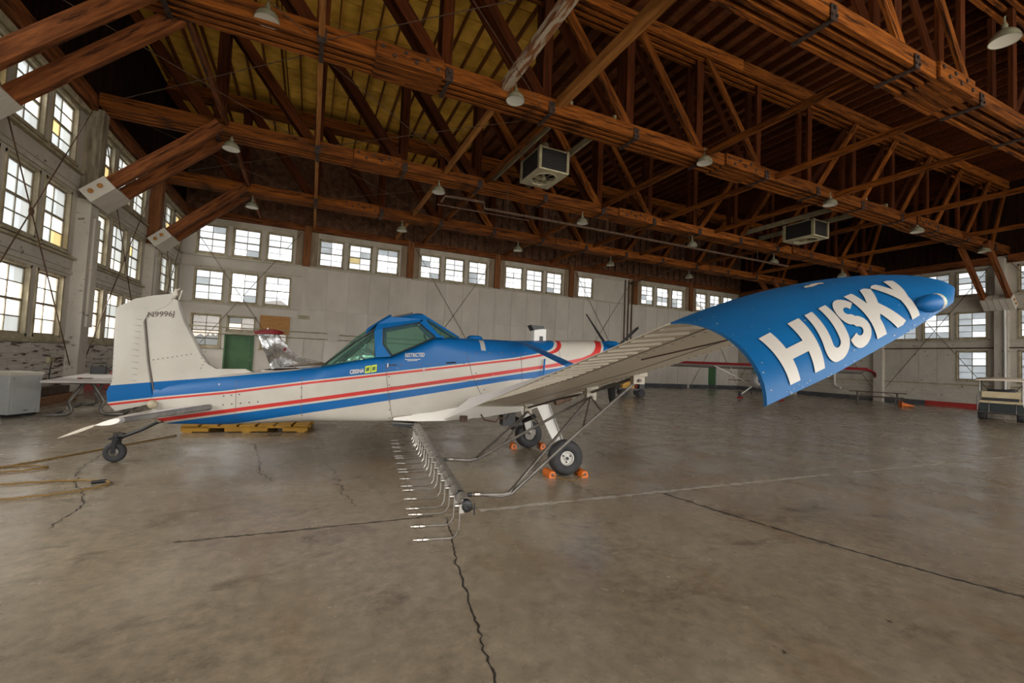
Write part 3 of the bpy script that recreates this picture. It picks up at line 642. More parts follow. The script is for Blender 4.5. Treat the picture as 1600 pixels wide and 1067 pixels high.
# ================================================================== ROOF TRUSSES
XK = [-3.3 + 3.11 * k for k in range(13)]
STRUT_X = [-3.0, -.2, 4.55, 6.3, 12.2, 15.9, 19.6, 24.8, 30.5]
BOLT = MB().lathe([(.05, 0), (.05, .03), (.02, .03)], 8, (0, 0, 0), (0, -1, 0)).mesh('bolt', darkrust)
tl = ['farthest rust-brown timber roof truss, nearest the back wall', 'second timber roof truss from the back wall, with knee brace over the tail', 'third timber roof truss from the back wall, crossing above the cockpit', 'nearest timber roof truss, crossing the top right of the view']
for ti, Y in enumerate(TY):
    t = thing('roof_truss', tl[ti], 'truss', (0, Y, 0), 0, 'timber roof trusses')
    Z0, Z1 = 8.80, 9.20
    if ti == 2: Z0, Z1 = 8.95, 9.36
    if ti == 3: Z0, Z1 = 8.72, 9.12
    for dy in (-.345, -.115, .115, .345):
        for (xa, xb) in ((-6.3, 1.9), (1.9, 14.0), (14.0, 26.8), (26.8, 35.8)):
            timber('bottom_chord_ply', (xa, dy, (Z0 + Z1) / 2), (xb, dy, (Z0 + Z1) / 2), .11, Z1 - Z0, wood, t)
            timber('top_chord_ply', (xa, dy, 12.92), (xb, dy, 12.92), .11, .42, wood, t)
    for xc in (1.9, 14.0, 26.8):
        for dy in (-.44, -.23, 0, .23, .44): timber('splice_block', (xc - .85, dy, (Z0 + Z1) / 2), (xc + .85, dy, (Z0 + Z1) / 2), .07 if abs(dy) > .4 else .11, Z1 - Z0 + .02, wood, t)
        for q in range(6): inst('bolt', BOLT, t, (xc - .7 + .28 * q, -.475, Z0 + (.13 if q % 2 else .29)))
    for k, x in enumerate(XK):
        for dy in (-.0, .44): timber('vertical_post', (x, dy, Z0 + .05), (x, dy, 13.1), .11, .30 if x < 14 else .24, wood_dark, t, (1, 0, 0))  # posts and diagonals stand backlit: that shade is put into a darker wood
        x2 = (XK[k - 1] if k else -6.4) if k <= 6 else (XK[k + 1] if k < 12 else 35.9)
        for dy in (-.23, .23): timber('diagonal_web', (x, dy, Z0 + .12), (lerp(x, x2, .97), dy, 12.85), .09, .32 if x < 14 else .24, wood_dark if (dy > 0 or x < 9) else wood, t)
        gs = MB().box(x - .10, x + .10, -.435, -.42, Z0 - .06, Z1 - .12)
        for (u, w_) in ((-.07, .05), (.07, .05), (0, .2)): gs.lathe([(.035, 0), (.035, .03)], 8, (x + u, -.435, Z0 + w_), (0, -1, 0))
        gs.box(x - .05, x + .05, -.42, .42, Z0 - .05, Z0 - .01); gs.build('gusset_plate', darkrust, t)
    for (sx_, px0, px1) in ((1, -6.3, -3.15), (-1, 35.8, 32.6)):
        for dy in (-.52, .52):
            a, b = V((px0, dy, 5.95)), V((px1, dy, Z0 + .15)); timber('knee_brace', a, b, .17, .36, wood_red, t)
        a, b = V((px0 - sx_ * .05, 0, 5.9)), V((lerp(px0, px1, .16), 0, lerp(5.95, Z0 + .15, .16)))
        sh = MB()
        for q in range(5): sh.beam(a + V((0, -.52 + .26 * q, 0)), b + V((0, -.52 + .26 * q, 0)), .24, .44)
        sh.build('brace_shoe', wallp, t)
        for q in (.25, .62): MB().lathe([(.0, .0), (.07, .0), (.075, .03), (.03, .05), (.0, .05)], 9, a.lerp(b, q) + V((0, -.64, .04)), (0, -1, 0)).build('bolt_washer', rustb, t)
    nxt = YB if ti == 0 else TY[ti - 1]
    for x in STRUT_X:
        if ti == 0 and x > 20: continue
        if ti == 3 and x in (4.55, 6.3):
            timber('heavy_strut', (x, .1, 9.27), (x, nxt - Y - .25, 9.27), .24, .26, whitewashed if x == 4.55 else bright_wood, t); continue
        timber('bridging_strut', (x, .1, 9.12), (x, nxt - Y - .15, 9.12), .13, .20, bright_wood if x in (-.2, 4.55) else (wood if x > 0 else wood_red), t)
    if ti:
        for (xa, xb) in ((-6.2, -.3), (-.3, 5.9)):
            for (p, q) in ((xa, xb), (xb, xa)): MB().tube([(p, .2, 9.0), (q, nxt - Y - .2, 9.0)], .011, 6).build('tie_rod', rusty, t)

# ---- pendant reflector lamps under the trusses
def lamp_meshes():
    sh = MB().lathe([(.05, .28), (.09, .255), (.17, .20), (.23, .12), (.26, .03), (.268, 0), (.256, .0), (.22, .11), (.09, .235)], 24, cap=False)
    rf = MB().lathe([(.254, .004), (.20, .012), (.09, .018), (.0, .02)], 24, cap=False)
    st = MB().tube([(0, 0, .28), (0, 0, .56)], .02, 8); st.lathe([(.05, .27), (.055, .36), (.03, .40)], 12)
    return sh.mesh('lamp_shade', lampg, 50), rf.mesh('reflector', lampw, 60), st.mesh('stem', lampg, 40)
LM = lamp_meshes()
def lamp(x, y, z, label, tilt=0):
    o = thing('pendant_lamp', label, 'lamp', (x, y, z), 0, 'pendant lamps under the roof trusses')
    for n, m in zip(('lamp_shade', 'reflector', 'stem'), LM): inst(n, m, o)
    return o
tn = ['farthest truss', 'second truss from the back', 'third truss from the back', 'nearest truss']
for ti, (Yl, L_) in {2: (11.3, [(-1.38, 9.0), (5.03, 8.93), (12.6, 8.8), (19.97, 8.65), (26.93, 8.6), (33.9, 8.6)]), 1: (17.6, [(-2.86, 8.35), (4.36, 8.3), (11.27, 8.2), (18.2, 8.15), (24.69, 8.1), (31.4, 8.1)]),
                     0: (23.6, [(-2.85, 8.15), (4.0, 8.17), (10.74, 8.1), (17.38, 8.1), (24.2, 8.1)])}.items():
    for i, (x, z) in enumerate(L_):
        f_ = Yl / TY[ti] if ti == 2 else 1
        lamp(x * f_, Yl, z, 'pendant reflector lamp under the %s, %s from left wall' % (tn[ti], ordn[i]))
lamp(13.45, 4.3, 9.05, 'large looking pendant lamp close overhead near the top right corner of the view')

# ---- two ceiling unit coolers with a round fan underneath
def cooler(x, y, z, beamx, label):
    o = thing('ceiling_fan_unit', label, 'fan unit', (x, y, z), 0, 'ceiling fan units between the trusses')
    s, h = .62, .82
    o.scale = (.92, 1.2, 1)
    fr = MB()
    for a in (-1, 1):
        for b in (-1, 1): fr.obox((a * s, b * s, h / 2), (.055, 0, 0), (0, .055, 0), (0, 0, h / 2))
    for b in (-1, 1):
        fr.box(-s, s, b * s - .02, b * s + .02, h - .05, h); fr.box(b * s - .02, b * s + .02, -s, s, h - .05, h)
    fr.build('cabinet_frame', drab, o)
    for k, (nx, ny) in enumerate(((1, 0), (-1, 0), (0, 1), (0, -1))):
        p = MB().obox((nx * (s - .01), ny * (s - .01), h / 2), (abs(ny) * s + .008, 0, 0), (0, abs(nx) * s + .008, 0), (0, 0, h / 2)).build('coil_panel', dark, o)
        fi = MB()
        for q in range(7): fi.obox((nx * (s + .005), ny * (s + .005), .1 + .1 * q), (abs(ny) * (s - .06) + .006, 0, 0), (0, abs(nx) * (s - .06) + .006, 0), (0, 0, .012))
        fi.build('fin', black, p)
    n = 32; R = .47                                       # bottom plate with a round opening
    outer = []
    for i in range(n):
        t = 2 * PI * i / n; m_ = max(abs(math.cos(t)), abs(math.sin(t))); outer.append((math.cos(t) / m_ * (s + .05), math.sin(t) / m_ * (s + .05)))
    inner = [(R * math.cos(2 * PI * i / n), R * math.sin(2 * PI * i / n)) for i in range(n)]
    MB().loft([[V((*p, .02)) for p in outer], [V((*p, -.03)) for p in outer], [V((*p, -.03)) for p in inner], [V((*p, .10)) for p in inner]], cap=False).build('bottom_plate', mat('cream_enamel', (.42, .37, .24), (.52, .47, .33), 3, rough=.5), o)
    MB().lathe([(R + .04, -.03), (R + .05, -.05), (R, -.06), (R - .01, .0)], 32, cap=False).build('fan_ring', mat('cream_enamel', (.4, .36, .25)), o, 50)
    MB().lathe([(R, .1), (0.001, .1)], 24, cap=False).build('dark_throat', dark, o)
    b = MB()
    for k in range(6):
        t = 2 * PI * k / 6; d = V((math.cos(t), math.sin(t), 0)); sd = V((-math.sin(t), math.cos(t), 0))
        b.add([d * .07 + sd * .03 + V((0, 0, .03)), d * .07 - sd * .03 + V((0, 0, .0)), d * (R - .03) - sd * .11 + V((0, 0, .0)), d * (R - .03) + sd * .07 + V((0, 0, .06))], [(0, 1, 2, 3)])
    b.build('fan_blades', drab, o); MB().lathe([(.075, .05), (.075, -.04), (.03, -.06), (.0, -.06)], 14).build('fan_hub', drab, o, 40)
    gd = MB()
    for k in range(4):
        t = PI * k / 4; gd.tube([(math.cos(t) * R, math.sin(t) * R, -.05), (-math.cos(t) * R, -math.sin(t) * R, -.05)], .008, 5)
    gd.build('fan_guard', drab, o)
    ch = MB()
    for dx in (beamx - .06, -beamx + .06): 
        ch.box(dx - .05, dx + .05, -2.7, 2.7, h + .02, h + .25)
    ch.build('support_channel', drab, o); MB().tube([(0, 0, h), (0, 0, h + .5)], .14, 12).build('duct_pipe', drab, o)
    for a in (-1, 1):
        for b_ in (-1, 1): MB().box(a * s - .015, a * s + .015, b_ * s - .015, b_ * s + .015, h, h + .25).build('hanger_rod', rusty, o)
cooler(7.65, 14.75, 8.55, .95, 'boxy ceiling fan unit with round cream fan opening, nearer the middle of the roof')
cooler(23.2, 14.8, 8.62, .95, 'boxy ceiling fan unit hung farther right, above the blue wing tip')
# heating pipe with an offset, slung under the second truss
t = thing('overhead_pipe', 'long rusty pipe with a kinked end slung below the second truss', 'pipe', (0, 16.6, 7.65))
MB().tube([(4.3, .3, .02), (4.45, .3, .3), (6.0, .1, .28), (6.05, .1, .02), (6.3, 0, 0), (9, 0, .02), (24.5, 0, .06)], .055, 8).build('pipe_run', rusty, t, 40)
MB().tube([(4.2, .5, -.02), (8.2, .35, -.02)], .03, 8).build('pipe_branch', rusty, t, 40)
for x in (7, 12, 17, 22): MB().tube([(x, 0, .02), (x, .1, 1.2)], .012, 6).build('hanger_rod', rusty, t)

# ================================================================== THE AIRCRAFT IN FRONT
T0 = V((-2.275, 7.579, 0)); HD = math.atan2(-1.1345, 5.781)
AC = thing('crop_duster_aeroplane', 'white and blue striped low-wing spray aeroplane with red pinstripes and drooped blue wing tip', 'aeroplane', T0, HD)
P = lambda s, e, z: V((s, -e, z))            # s forward, e to the right wing, z up
ST = [(.40, .60, .98, .045, 3.2), (.6, .515, 1.05, .08, 3.2), (1.25, .515, 1.205, .17, 3.2), (1.8, .545, 1.275, .27, 3.2), (2.45, .585, 1.355, .39, 3.4), (2.6, .59, 1.395, .42, 4.5), (3.0, .61, 1.482, .475, 7), (3.27, .618, 1.54, .50, 8), (3.46, .625, 1.56, .52, 8), (3.8, .64, 1.715, .53, 8), (4.08, .655, 1.862, .54, 8), (4.3, .67, 1.88, .54, 5.5),
      (4.6, .70, 1.885, .54, 4.0), (5.3, .78, 1.892, .53, 3.4), (5.9, .88, 1.927, .50, 3.2), (6.35, 1.0, 1.953, .45, 3), (6.7, 1.17, 1.972, .37, 2.8), (6.9, 1.36, 1.965, .29, 2.5), (6.98, 1.48, 1.93, .22, 2.3)]
def fus_sec(s):
    for a, b in zip(ST[:-1], ST[1:]):
        if a[0] <= s <= b[0]:
            t = (s - a[0]) / (b[0] - a[0]); return [lerp(a[i], b[i], t) for i in (1, 2, 3, 4)]
    return list(ST[0][1:]) if s < ST[0][0] else list(ST[-1][1:])
def fus_e(s, z):
    zb, zt, hw, n = fus_sec(s); q = abs((z - (zb + zt) / 2) / ((zt - zb) / 2)); return hw * max(0, 1 - min(1, q) ** n) ** (1 / n)
def smooth_st(k=5):
    out = []
    for i in range(len(ST) - 1):
        p0, p1, p2, p3 = ST[max(i - 1, 0)], ST[i], ST[i + 1], ST[min(i + 2, len(ST) - 1)]
        for j in range(k):
            t = j / k; out.append(tuple(p1[c] + (p2[c] - p1[c]) * t for c in range(5)))
    return out + [ST[-1]]
def ring(s, zb, zt, hw, ex=3.2, n=48):
    r = []
    for j in range(n):
        t = 2 * PI * j / n; c, si = math.cos(t), math.sin(t)
        r.append(P(s, hw * math.copysign(abs(c) ** (2 / ex), c), (zb + zt) / 2 + (zt - zb) / 2 * math.copysign(abs(si) ** (2 / ex), si)))
    return r
MB().loft([ring(*q) for q in smooth_st(3)]).build('fuselage', livery, AC, 40)
hump = MB().lathe([(.13, -.02), (.125, .03), (.09, .055), (.0, .065)], 16, P(4.72, 0, 1.885)); hump.build('hatch_dome', blue, AC, 50)
# fin, rudder
finp = [(.24, 1.93), (.30, 2.07), (.545, 2.215), (.597, 2.19), (.691, 1.94), (.833, 1.683), (.95, 1.458), (1.064, 1.30), (1.20, 1.222), (1.6, 1.235), (1.6, 1.0), (.44, .80), (.33, 1.32)]
def fside(u, v, d): return P(u, d, v)
MB().lens(finp, fside, .05, .02, .84).build('fin', livery, AC, 40)
rud = [(.225, 1.94), (.285, 2.085), (.53, 2.235), (.575, 2.275), (.52, 2.282), (.30, 2.24), (.09, 2.18), (-.12, 2.042), (-.092, 1.018), (-.147, .93), (-.121, .772), (-.031, .673), (.20, .73), (.42, .79), (.31, 1.32)]
ru = MB().lens(rud, fside, .04, .012, .80).build('rudder', livery, AC, 40)
rb_ = MB()
for k in range(11):
    z = 1.10 + .082 * k
    for sg in (-1, 1): rb_.tube([P(-.085, sg * .020, z + .01), P(.20, sg * .041, z - .02)], .006, 5)
rb_.build('rudder_bead', tape, ru)
MB().tube([P(.222, .022, 1.92), P(.315, .022, 1.32), P(.425, .022, .82)], .008, 6).build('hinge_line', textd, AC)
MB().tube([P(.222, .022, 1.92), P(.295, .03, 2.075), P(.55, .022, 2.222)], .004, 6).build('horn_gap', textd, AC)
b_ = MB(); b_.lathe([(.028, 0), (.028, .03), (.012, .09), (.0, .10)], 10, P(.555, 0, 2.26), (0, 0, 1)); b_.tube([P(.50, 0, 2.27), P(.60, 0, 2.36)], .008, 6); b_.tube([P(.60, 0, 2.20), P(.63, 0, 2.34)], .008, 6); b_.build('tail_beacon', cream, AC)
MB().lathe([(.05, 0), (.06, .03), (.04, .07), (.0, .08)], 12, P(.43, .07, .78), (0, -1, 0)).build('hinge_fairing', wframe, AC, 50)
# tailplane
def slab(q, t0, t1, name, m, par=AC):
    """tapered surface between four corner points: LE root, LE tip, TE tip, TE root"""
    rows = []
    for i in range(9):
        f = i / 8; le, te = q[0].lerp(q[1], f), q[3].lerp(q[2], f); d = te - le; nrm = V((0, 0, 1)); th = lerp(t0, t1, f)
        rr = []
        for x, y in ((0, 0), (.04, .55), (.15, .9), (.4, 1), (.7, .65), (1, .08), (1, -.08), (.7, -.65), (.4, -1), (.15, -.9), (.04, -.55)): rr.append(le + d * x + nrm * (y * th / 2))
        rows.append(rr)
    return MB().loft(rows).build(name, m, par, 40)
for sg, sd in ((1, 'right'), (-1, 'left')):
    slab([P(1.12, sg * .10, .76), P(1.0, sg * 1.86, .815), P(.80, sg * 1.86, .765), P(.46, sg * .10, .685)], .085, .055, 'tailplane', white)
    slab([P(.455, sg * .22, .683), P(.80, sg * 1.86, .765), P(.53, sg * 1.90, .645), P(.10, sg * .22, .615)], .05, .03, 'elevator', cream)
    MB().tube([P(1.125, sg * .12, .76), P(1.005, sg * 1.84, .815)], [.042, .028], 10).build('leading_edge_strip', mat('edge_grey', (.10, .10, .10), (.30, .29, .27), 3, rough=.6), AC)  # mottled grey strip along the tailplane's front edge
    MB().tube([P(.52, sg * .07, .55), P(.75, sg * .9, .74)], .014, 8).build('tailplane_strut', cream, AC)
# tailwheel
def wheel(name, c, R, w, rimr, par, ax=(0, -1, 0), rimm=None):
    c = V(c); h = w / 2
    o = MB().lathe([(rimr, -h * .62), (rimr * 1.15, -h * .86), (R * .72, -h), (R * .90, -h * .82), (R * .985, -h * .45), (R, 0), (R * .985, h * .45), (R * .90, h * .82), (R * .72, h), (rimr * 1.15, h * .86), (rimr, h * .62)], 36, c, ax, cap=False).build(name, rubber, par, 50)
    return o
tw = wheel('tail_wheel', P(0, 0, .132), .132, .085, .06, AC)
MB().lathe([(.06, -.03), (.04, -.038), (.02, -.04), (.02, .04), (.04, .038), (.06, .03)], 16, P(0, 0, .132), (0, -1, 0)).build('rim', steel, tw, 40)
fk = MB()
for sg in (-1, 1): fk.beam(P(.0, sg * .055, .13), P(.015, sg * .055, .31), .012, .05, (1, 0, 0))
fk.box(-.05, .06, -.065, .065, .30, .325); fk.tube([P(.0, 0, .31), P(.0, 0, .36)], .035, 10); fk.build('tail_fork', black, AC)
MB().tube([P(-.01, 0, .345), P(.10, 0, .345), P(.28, 0, .425), P(.47, 0, .535), P(.62, 0, .57)], [.022, .024, .022, .022, .022], 8).build('tail_spring', black, AC, 40)
MB().tube([P(.10, 0, .37), P(.07, .03, .39), P(-.02, .03, .385)], .008, 6).build('steering_link', black, AC)
# canopy
gl = MB(); G3 = [  # s, sill e, sill z, shoulder e, shoulder z, crown z
    (2.50, .34, 1.36, .20, 1.365, 1.372), (2.97, .45, 1.475, .29, 1.745, 1.845), (3.23, .49, 1.535, .365, 1.93, 2.05)]
def crow(g): s, e0, z0, e1, z1, zc = g; return [P(s, e0, z0), P(s, lerp(e0, e1, .5) + .02, lerp(z0, z1, .5)), P(s, e1, z1), P(s, e1 * .55, lerp(z1, zc, .8)), P(s, 0, zc), P(s, -e1 * .55, lerp(z1, zc, .8)), P(s, -e1, z1), P(s, -lerp(e0, e1, .5) - .02, lerp(z0, z1, .5)), P(s, -e0, z0)]
MB().loft([crow(g) for g in G3], closed=False).build('rear_glazing', glass, AC, 40)
DW = [(3.34, .385, 1.945), (3.83, .365, 2.07), (4.075, .528, 1.862), (3.475, .52, 1.562), (3.355, .47, 1.72)]
WS = [(3.90, .34, 2.10), (4.12, .52, 1.87), (4.42, .46, 1.885), (4.46, 0, 1.89), (4.42, -.46, 1.885), (4.12, -.52, 1.87), (3.90, -.34, 2.10), (3.89, 0, 2.21)]
for sg in (1, -1):
    MB().add([P(a, sg * b, c) for a, b, c in DW], [(0, 1, 2, 3, 4)]).build('door_window', glass, AC)
    dr = MB()
    for i in range(5):
        a, b = DW[i], DW[(i + 1) % 5]; dr.tube([P(a[0], sg * a[1], a[2]), P(b[0], sg * b[1], b[2])], .009, 6)
    dr.build('window_seal', black, AC)
    # blue metal around the glass
    bl = MB()
    def pan_(pts, off=.0):
        bl.add([P(a, sg * (b + off), c) for a, b, c in pts] + [P(a, sg * (b + off - .025), c) for a, b, c in pts], [tuple(range(len(pts))), tuple(range(2 * len(pts) - 1, len(pts) - 1, -1))] + [(i, (i + 1) % len(pts), len(pts) + (i + 1) % len(pts), len(pts) + i) for i in range(len(pts))])
    pan_([(3.22, .375, 1.91), (3.345, .388, 1.945), (3.36, .472, 1.72), (3.48, .522, 1.555), (3.265, .502, 1.535)], .004)
    pan_([(3.22, .37, 1.905), (3.345, .39, 1.94), (3.83, .37, 2.065), (3.88, .33, 2.125), (3.43, .30, 2.13), (3.25, .30, 2.01)], .006)
    pan_([(3.83, .37, 2.065), (3.90, .34, 2.105), (4.17, .535, 1.862), (4.075, .53, 1.85)], .004)
    bl.build('door_frame', blue, AC)
    MB().tube([P(2.56, sg * .375, 1.385), P(2.97, sg * .30, 1.745), P(3.22, sg * .365, 1.925)], .013, 6).build('glazing_bar', black, AC)
    MB().tube([P(3.90, sg * .33, 2.12), P(4.12, sg * .485, 1.875), P(4.2, sg * .50, 1.86)], .022, 8).build('windscreen_post', blue, AC)
    MB().tube([P(3.88, sg * .20, 2.20), P(4.44, sg * .26, 1.885)], .016, 8).build('windscreen_bar', blue, AC)
MB().add([P(*p) for p in WS], [(0, 1, 2, 3, 7), (7, 3, 4, 5, 6)]).build('windscreen', glass, AC)
rows = [[P(s, e, z) for e, z in ((.31, z0), (.24, lerp(z0, z1, .7)), (.12, z1), (0, z1 + .005), (-.12, z1), (-.24, lerp(z0, z1, .7)), (-.31, z0), (-.2, z0 - .02), (.2, z0 - .02))] for s, z0, z1 in ((3.10, 1.86, 1.955), (3.22, 2.0, 2.045), (3.40, 2.11, 2.175), (3.425, 2.11, 2.186), (3.44, 2.10, 2.12), (3.70, 2.13, 2.20), (3.80, 2.12, 2.225), (3.88, 2.11, 2.225), (3.95, 2.08, 2.18))]
MB().loft(rows).build('canopy_roof', blue, AC, 30)
sc_ = MB().box(-.155, .155, -.16, .16, -.02, .032).build('roof_vent', black, AC); sc_.location = P(3.60, 0, 2.158); sc_.rotation_euler = (0, -.28, 0)
st_ = MB(); st_.obox(P(3.35, 0, 1.60), (.06, 0, .02), (0, .22, 0), (-.10, 0, .30)); st_.obox(P(3.55, 0, 1.36), (.24, 0, .02), (0, .22, 0), (0, 0, .06)); st_.build('pilot_seat', seatm, AC)
rc = MB()
for sg in (-1, 1): rc.tube([P(3.26, sg * .33, 1.5), P(3.24, sg * .28, 1.92), P(3.42, sg * .18, 2.08)], .022, 8); rc.tube([P(3.24, sg * .28, 1.92), P(2.75, sg * .2, 1.45)], .018, 8)
rc.build('roll_cage', black, AC)
hn = MB().lathe([(.10, 0), (.10, .01)], 14, P(3.12, .18, 1.62), (.4, -.4, 1)); hn.tube([P(3.0, .2, 1.45), P(3.1, .16, 1.72)], .02, 6); hn.build('harness', cabin, AC)
MB().prism([(4.02, 1.70), (4.04, 1.86), (4.25, 1.88), (4.28, 1.70)], lambda u, v, d: P(u, d, v), -.40, .40).build('instrument_panel', black, AC)
MB().tube([P(3.95, .0, 1.93), P(3.93, .1, 1.92), P(3.95, .12, 1.86), P(3.98, 0, 1.82), P(3.95, -.12, 1.86), P(3.93, -.1, 1.92), P(3.95, 0, 1.93)], .012, 6).build('control_yoke', black, AC)
# hopper vent, tape, strut
hv = MB(); hv.box(-.10, .10, -.11, .11, 0, .20); hv.build('hopper_vent', whiteb, AC).location = P(5.76, 0, 1.905)
o = MB().prism([(-.16, .235), (-.11, .15), (.07, .19), (.05, .225)], lambda u, v, d: V((u, d, v)), -.12, .12).build('vent_flap', black, AC); o.location = P(5.76, 0, 1.93)
MB().box(.03, .09, -.113, -.105, .0, .085).build('vent_slot', black, AC).location = P(5.72, 0, 1.905)
def skin(s, z, off=.004): return P(s, fus_e(s, z) + off, z)
tp = [[skin(4.73 + .035 * i + .02 * (j / 6), 1.86 - .026 * j, .004) for i in range(3)] for j in range(7)]
MB().loft(tp, closed=False).build('tape_patch', tape, AC)
for sg in (1, -1):
    rows = []
    for f in (0, .5, 1):
        c = P(5.36, sg * .47, 1.86).lerp(P(5.20, sg * 3.0, 1.545), f); rows.append([c + V((x, 0, z)) for x, z in ((.075, 0), (.04, .018), (-.03, .016), (-.075, 0), (-.03, -.016), (.04, -.018))])
    MB().loft(rows).build('wing_strut', blue, AC, 40)
    MB().tube([P(5.72, sg * .54, 1.62), P(5.69, sg * .60, 1.38)], .014, 8).build('jury_strut', blue, AC)
# panel seams on the skin
def seam(pts, name='panel_seam', r=.0028):
    q = []
    for (a, b) in zip(pts[:-1], pts[1:]):
        for k in range(8): s, z = lerp(a[0], b[0], k / 8), lerp(a[1], b[1], k / 8); q.append(skin(s, z, .001))
    q.append(skin(*pts[-1], .001)); MB().tube(q, r, 5).build(name, textd, AC)
for pts in ([(3.40, 1.50), (3.47, 1.0), (3.55, .64)], [(3.48, 1.13), (4.4, 1.24), (5.2, 1.30)], [(4.55, 1.60), (4.62, 1.36), (4.75, 1.1), (4.95, .86)], [(3.55, .72), (4.2, .78), (4.7, .84)], [(5.95, 1.86), (6.0, 1.6), (6.02, 1.35)], [(2.3, 1.30), (2.33, .65)], [(1.45, 1.2), (1.47, .56)], [(5.35, 1.7), (5.4, 1.1)]): seam(pts)
rv = MB()
def rivets(a, b, n):
    for k in range(n):
        s, z = lerp(a[0], b[0], k / (n - 1)), lerp(a[1], b[1], k / (n - 1)); c = skin(s, z, .001); d = .008
        rv.obox(c, (d, 0, 0), (0, d * .5, 0), (0, 0, d))
for a, b, n in (((3.5, 1.44), (4.5, 1.50), 9), ((3.55, .70), (4.6, .80), 9), ((3.45, 1.5), (3.5, .7), 8), ((4.55, 1.6), (4.95, .9), 7), ((4.5, 1.66), (5.8, 1.72), 8), ((1.3, .80), (1.75, .86), 5), ((1.3, .92), (1.5, .95), 3), ((2.3, 1.2), (2.33, .7), 5)): rivets(a, b, n)
for k in range(9): rv.obox(P(.38 + .055 * k, .052, 1.37 + .012 * k), (.006, 0, 0), (0, .003, 0), (0, 0, .006))
for k in range(6): rv.obox(P(.95 + .02 * (k % 3), .052, 1.28 + .045 * k), (.006, 0, 0), (0, .003, 0), (0, 0, .006))
tag(rv.build('rivets', textd, AC), kind='stuff')
la = MB(); la.tube([skin(3.44, 1.455, .012), skin(3.44, 1.40, .02)], .012, 8); la.tube([skin(3.47, 1.44, .014), skin(3.56, 1.44, .02)], .008, 6); la.build('door_latch', chrome, AC)
MB().tube([skin(4.25, 1.50, .01), skin(4.38, 1.515, .012)], .010, 6).build('door_handle', black, AC)
# propeller and spinner
pit = .17; HUB = P(7.05, 0, 1.80); AXV = V((math.cos(pit), 0, math.sin(pit))); DN = V((-math.sin(pit), 0, math.cos(pit)))
MB().lathe([(.19, -.12), (.195, -.02), (.17, .10), (.11, .20), (.04, .27), (.0, .285)], 24, HUB, AXV).build('spinner', blue, AC, 50)
MB().lathe([(.24, -.1), (.25, -.02), (.20, 0)], 24, P(6.98, 0, 1.72), AXV, cap=True).build('cowl_ring', blue, AC, 40)
for ang, rl_ in ((139, 1.09), (19, 1.07), (258, .93)):
    a = math.radians(ang); rad = V((0, -1, 0)) * math.cos(a) + DN * math.sin(a); tan = V((0, -1, 0)) * -math.sin(a) + DN * math.cos(a)
    rows = []
    for f, w, tw_ in ((.10, .045, 1.0), (.22, .055, 1.0), (.45, .075, .85), (.7, .075, .75), (.9, .06, .7), (.985, .04, .7), (1.0, .02, .2)):
        c = HUB + rad * (rl_ * f); d = (tan * math.cos(tw_) + AXV * math.sin(tw_)); nn = d.cross(rad).normalized()
        rows.append([c + d * (w * x) + nn * (y * .018) for x, y in ((1, 0), (.5, .7), (-.3, 1), (-1, 0), (-.3, -.5), (.5, -.4))])
    MB().loft(rows).build('propeller_blade', black, AC, 50)
ex = MB().tube([P(6.2, .42, 1.15), P(6.15, .52, 1.05), P(5.9, .56, .98)], .05, 10); ex.build('exhaust_pipe', rusty, AC)

# ---- wings
EJ = 5.45
def TEp(e): t = (e - .6) / 4.85; return lerp(4.24, 4.685, t), lerp(.70, 1.732, t)
def LEp(e): t = (e - .6) / 4.85; return lerp(5.80, 5.72, t), lerp(1.02, 1.93, t)
def foil(x, t=.13): x = max(0, min(1, x)); return 5 * t * (.2969 * math.sqrt(x) - .126 * x - .3516 * x * x + .2843 * x ** 3 - .1036 * x ** 4)
def wsurf(e, x, side, off=0.):
    (st, zt), (sl, zl) = TEp(e), LEp(e); c = math.hypot(sl - st, zl - zt); a = math.atan2(zl - zt, sl - st)
    y = side * (foil(x) + off / c) + .02 * (1 - (2 * x - 1) ** 2)
    y += .15 * max(0, 1 - (e - .6) / 3.4) / c * (x / .745 if x < .745 else (1 - x) / .255)     # flap set down: the fixed wing sits above the line to its trailing edge
    return (sl - x * c * math.cos(a) - y * c * math.sin(a), e, zl - x * c * math.sin(a) + y * c * math.cos(a))
def wing_rows(e0, e1, x0, x1, ne=12, nx=14, sg=1, droop=0.):
    rows = []
    for i in range(ne + 1):
        e = lerp(e0, e1, i / ne); r = []
        xs_ = [x0 + (x1 - x0) * (j / nx) ** (1.7 if x0 == 0 else 1) for j in range(nx + 1)]
        for x in xs_: q = wsurf(e, x, 1); r.append(P(q[0], sg * q[1], q[2] - droop * max(0, x - x0) * 1.5))
        for x in reversed(xs_[(1 if x0 == 0 else 0):]): q = wsurf(e, x, -1); r.append(P(q[0], sg * q[1], q[2] - droop * max(0, x - x0) * 1.5 - (.004 if x == xs_[-1] else 0)))
        rows.append(r)
    return rows
EDGE = [(0, 4.69, 5.93, 1.46), (.28, 4.93, 5.93, 1.56), (.62, 5.22, 5.93, 1.705), (.85, 5.42, 5.915, 1.808), (1, 5.515, 5.86, 1.868)]
def tedge(u):
    for a, b in zip(EDGE[:-1], EDGE[1:]):
        if a[0] <= u <= b[0]: t = (u - a[0]) / (b[0] - a[0]); return [lerp(a[i], b[i], t) for i in (1, 2, 3)]
def tip(u, v, side=1, off=0.):
    p = wsurf(EJ, 1 - u, side); q = tedge(u); sv, cv = math.sin(PI * v / 2), math.cos(PI * v / 2)
    if side < 0:
        k = min(1, u * 2.2); sv = lerp(sv, v, k); cv = lerp(cv, 1 - v * v, k)
    r = [lerp(p[0], q[0], sv), lerp(p[1], q[1], sv), q[2] + (p[2] - q[2]) * cv]
    if off: r[1] += off * math.sin(PI * v / 2) * 1.0; r[2] += off * math.cos(PI * v / 2)
    return r
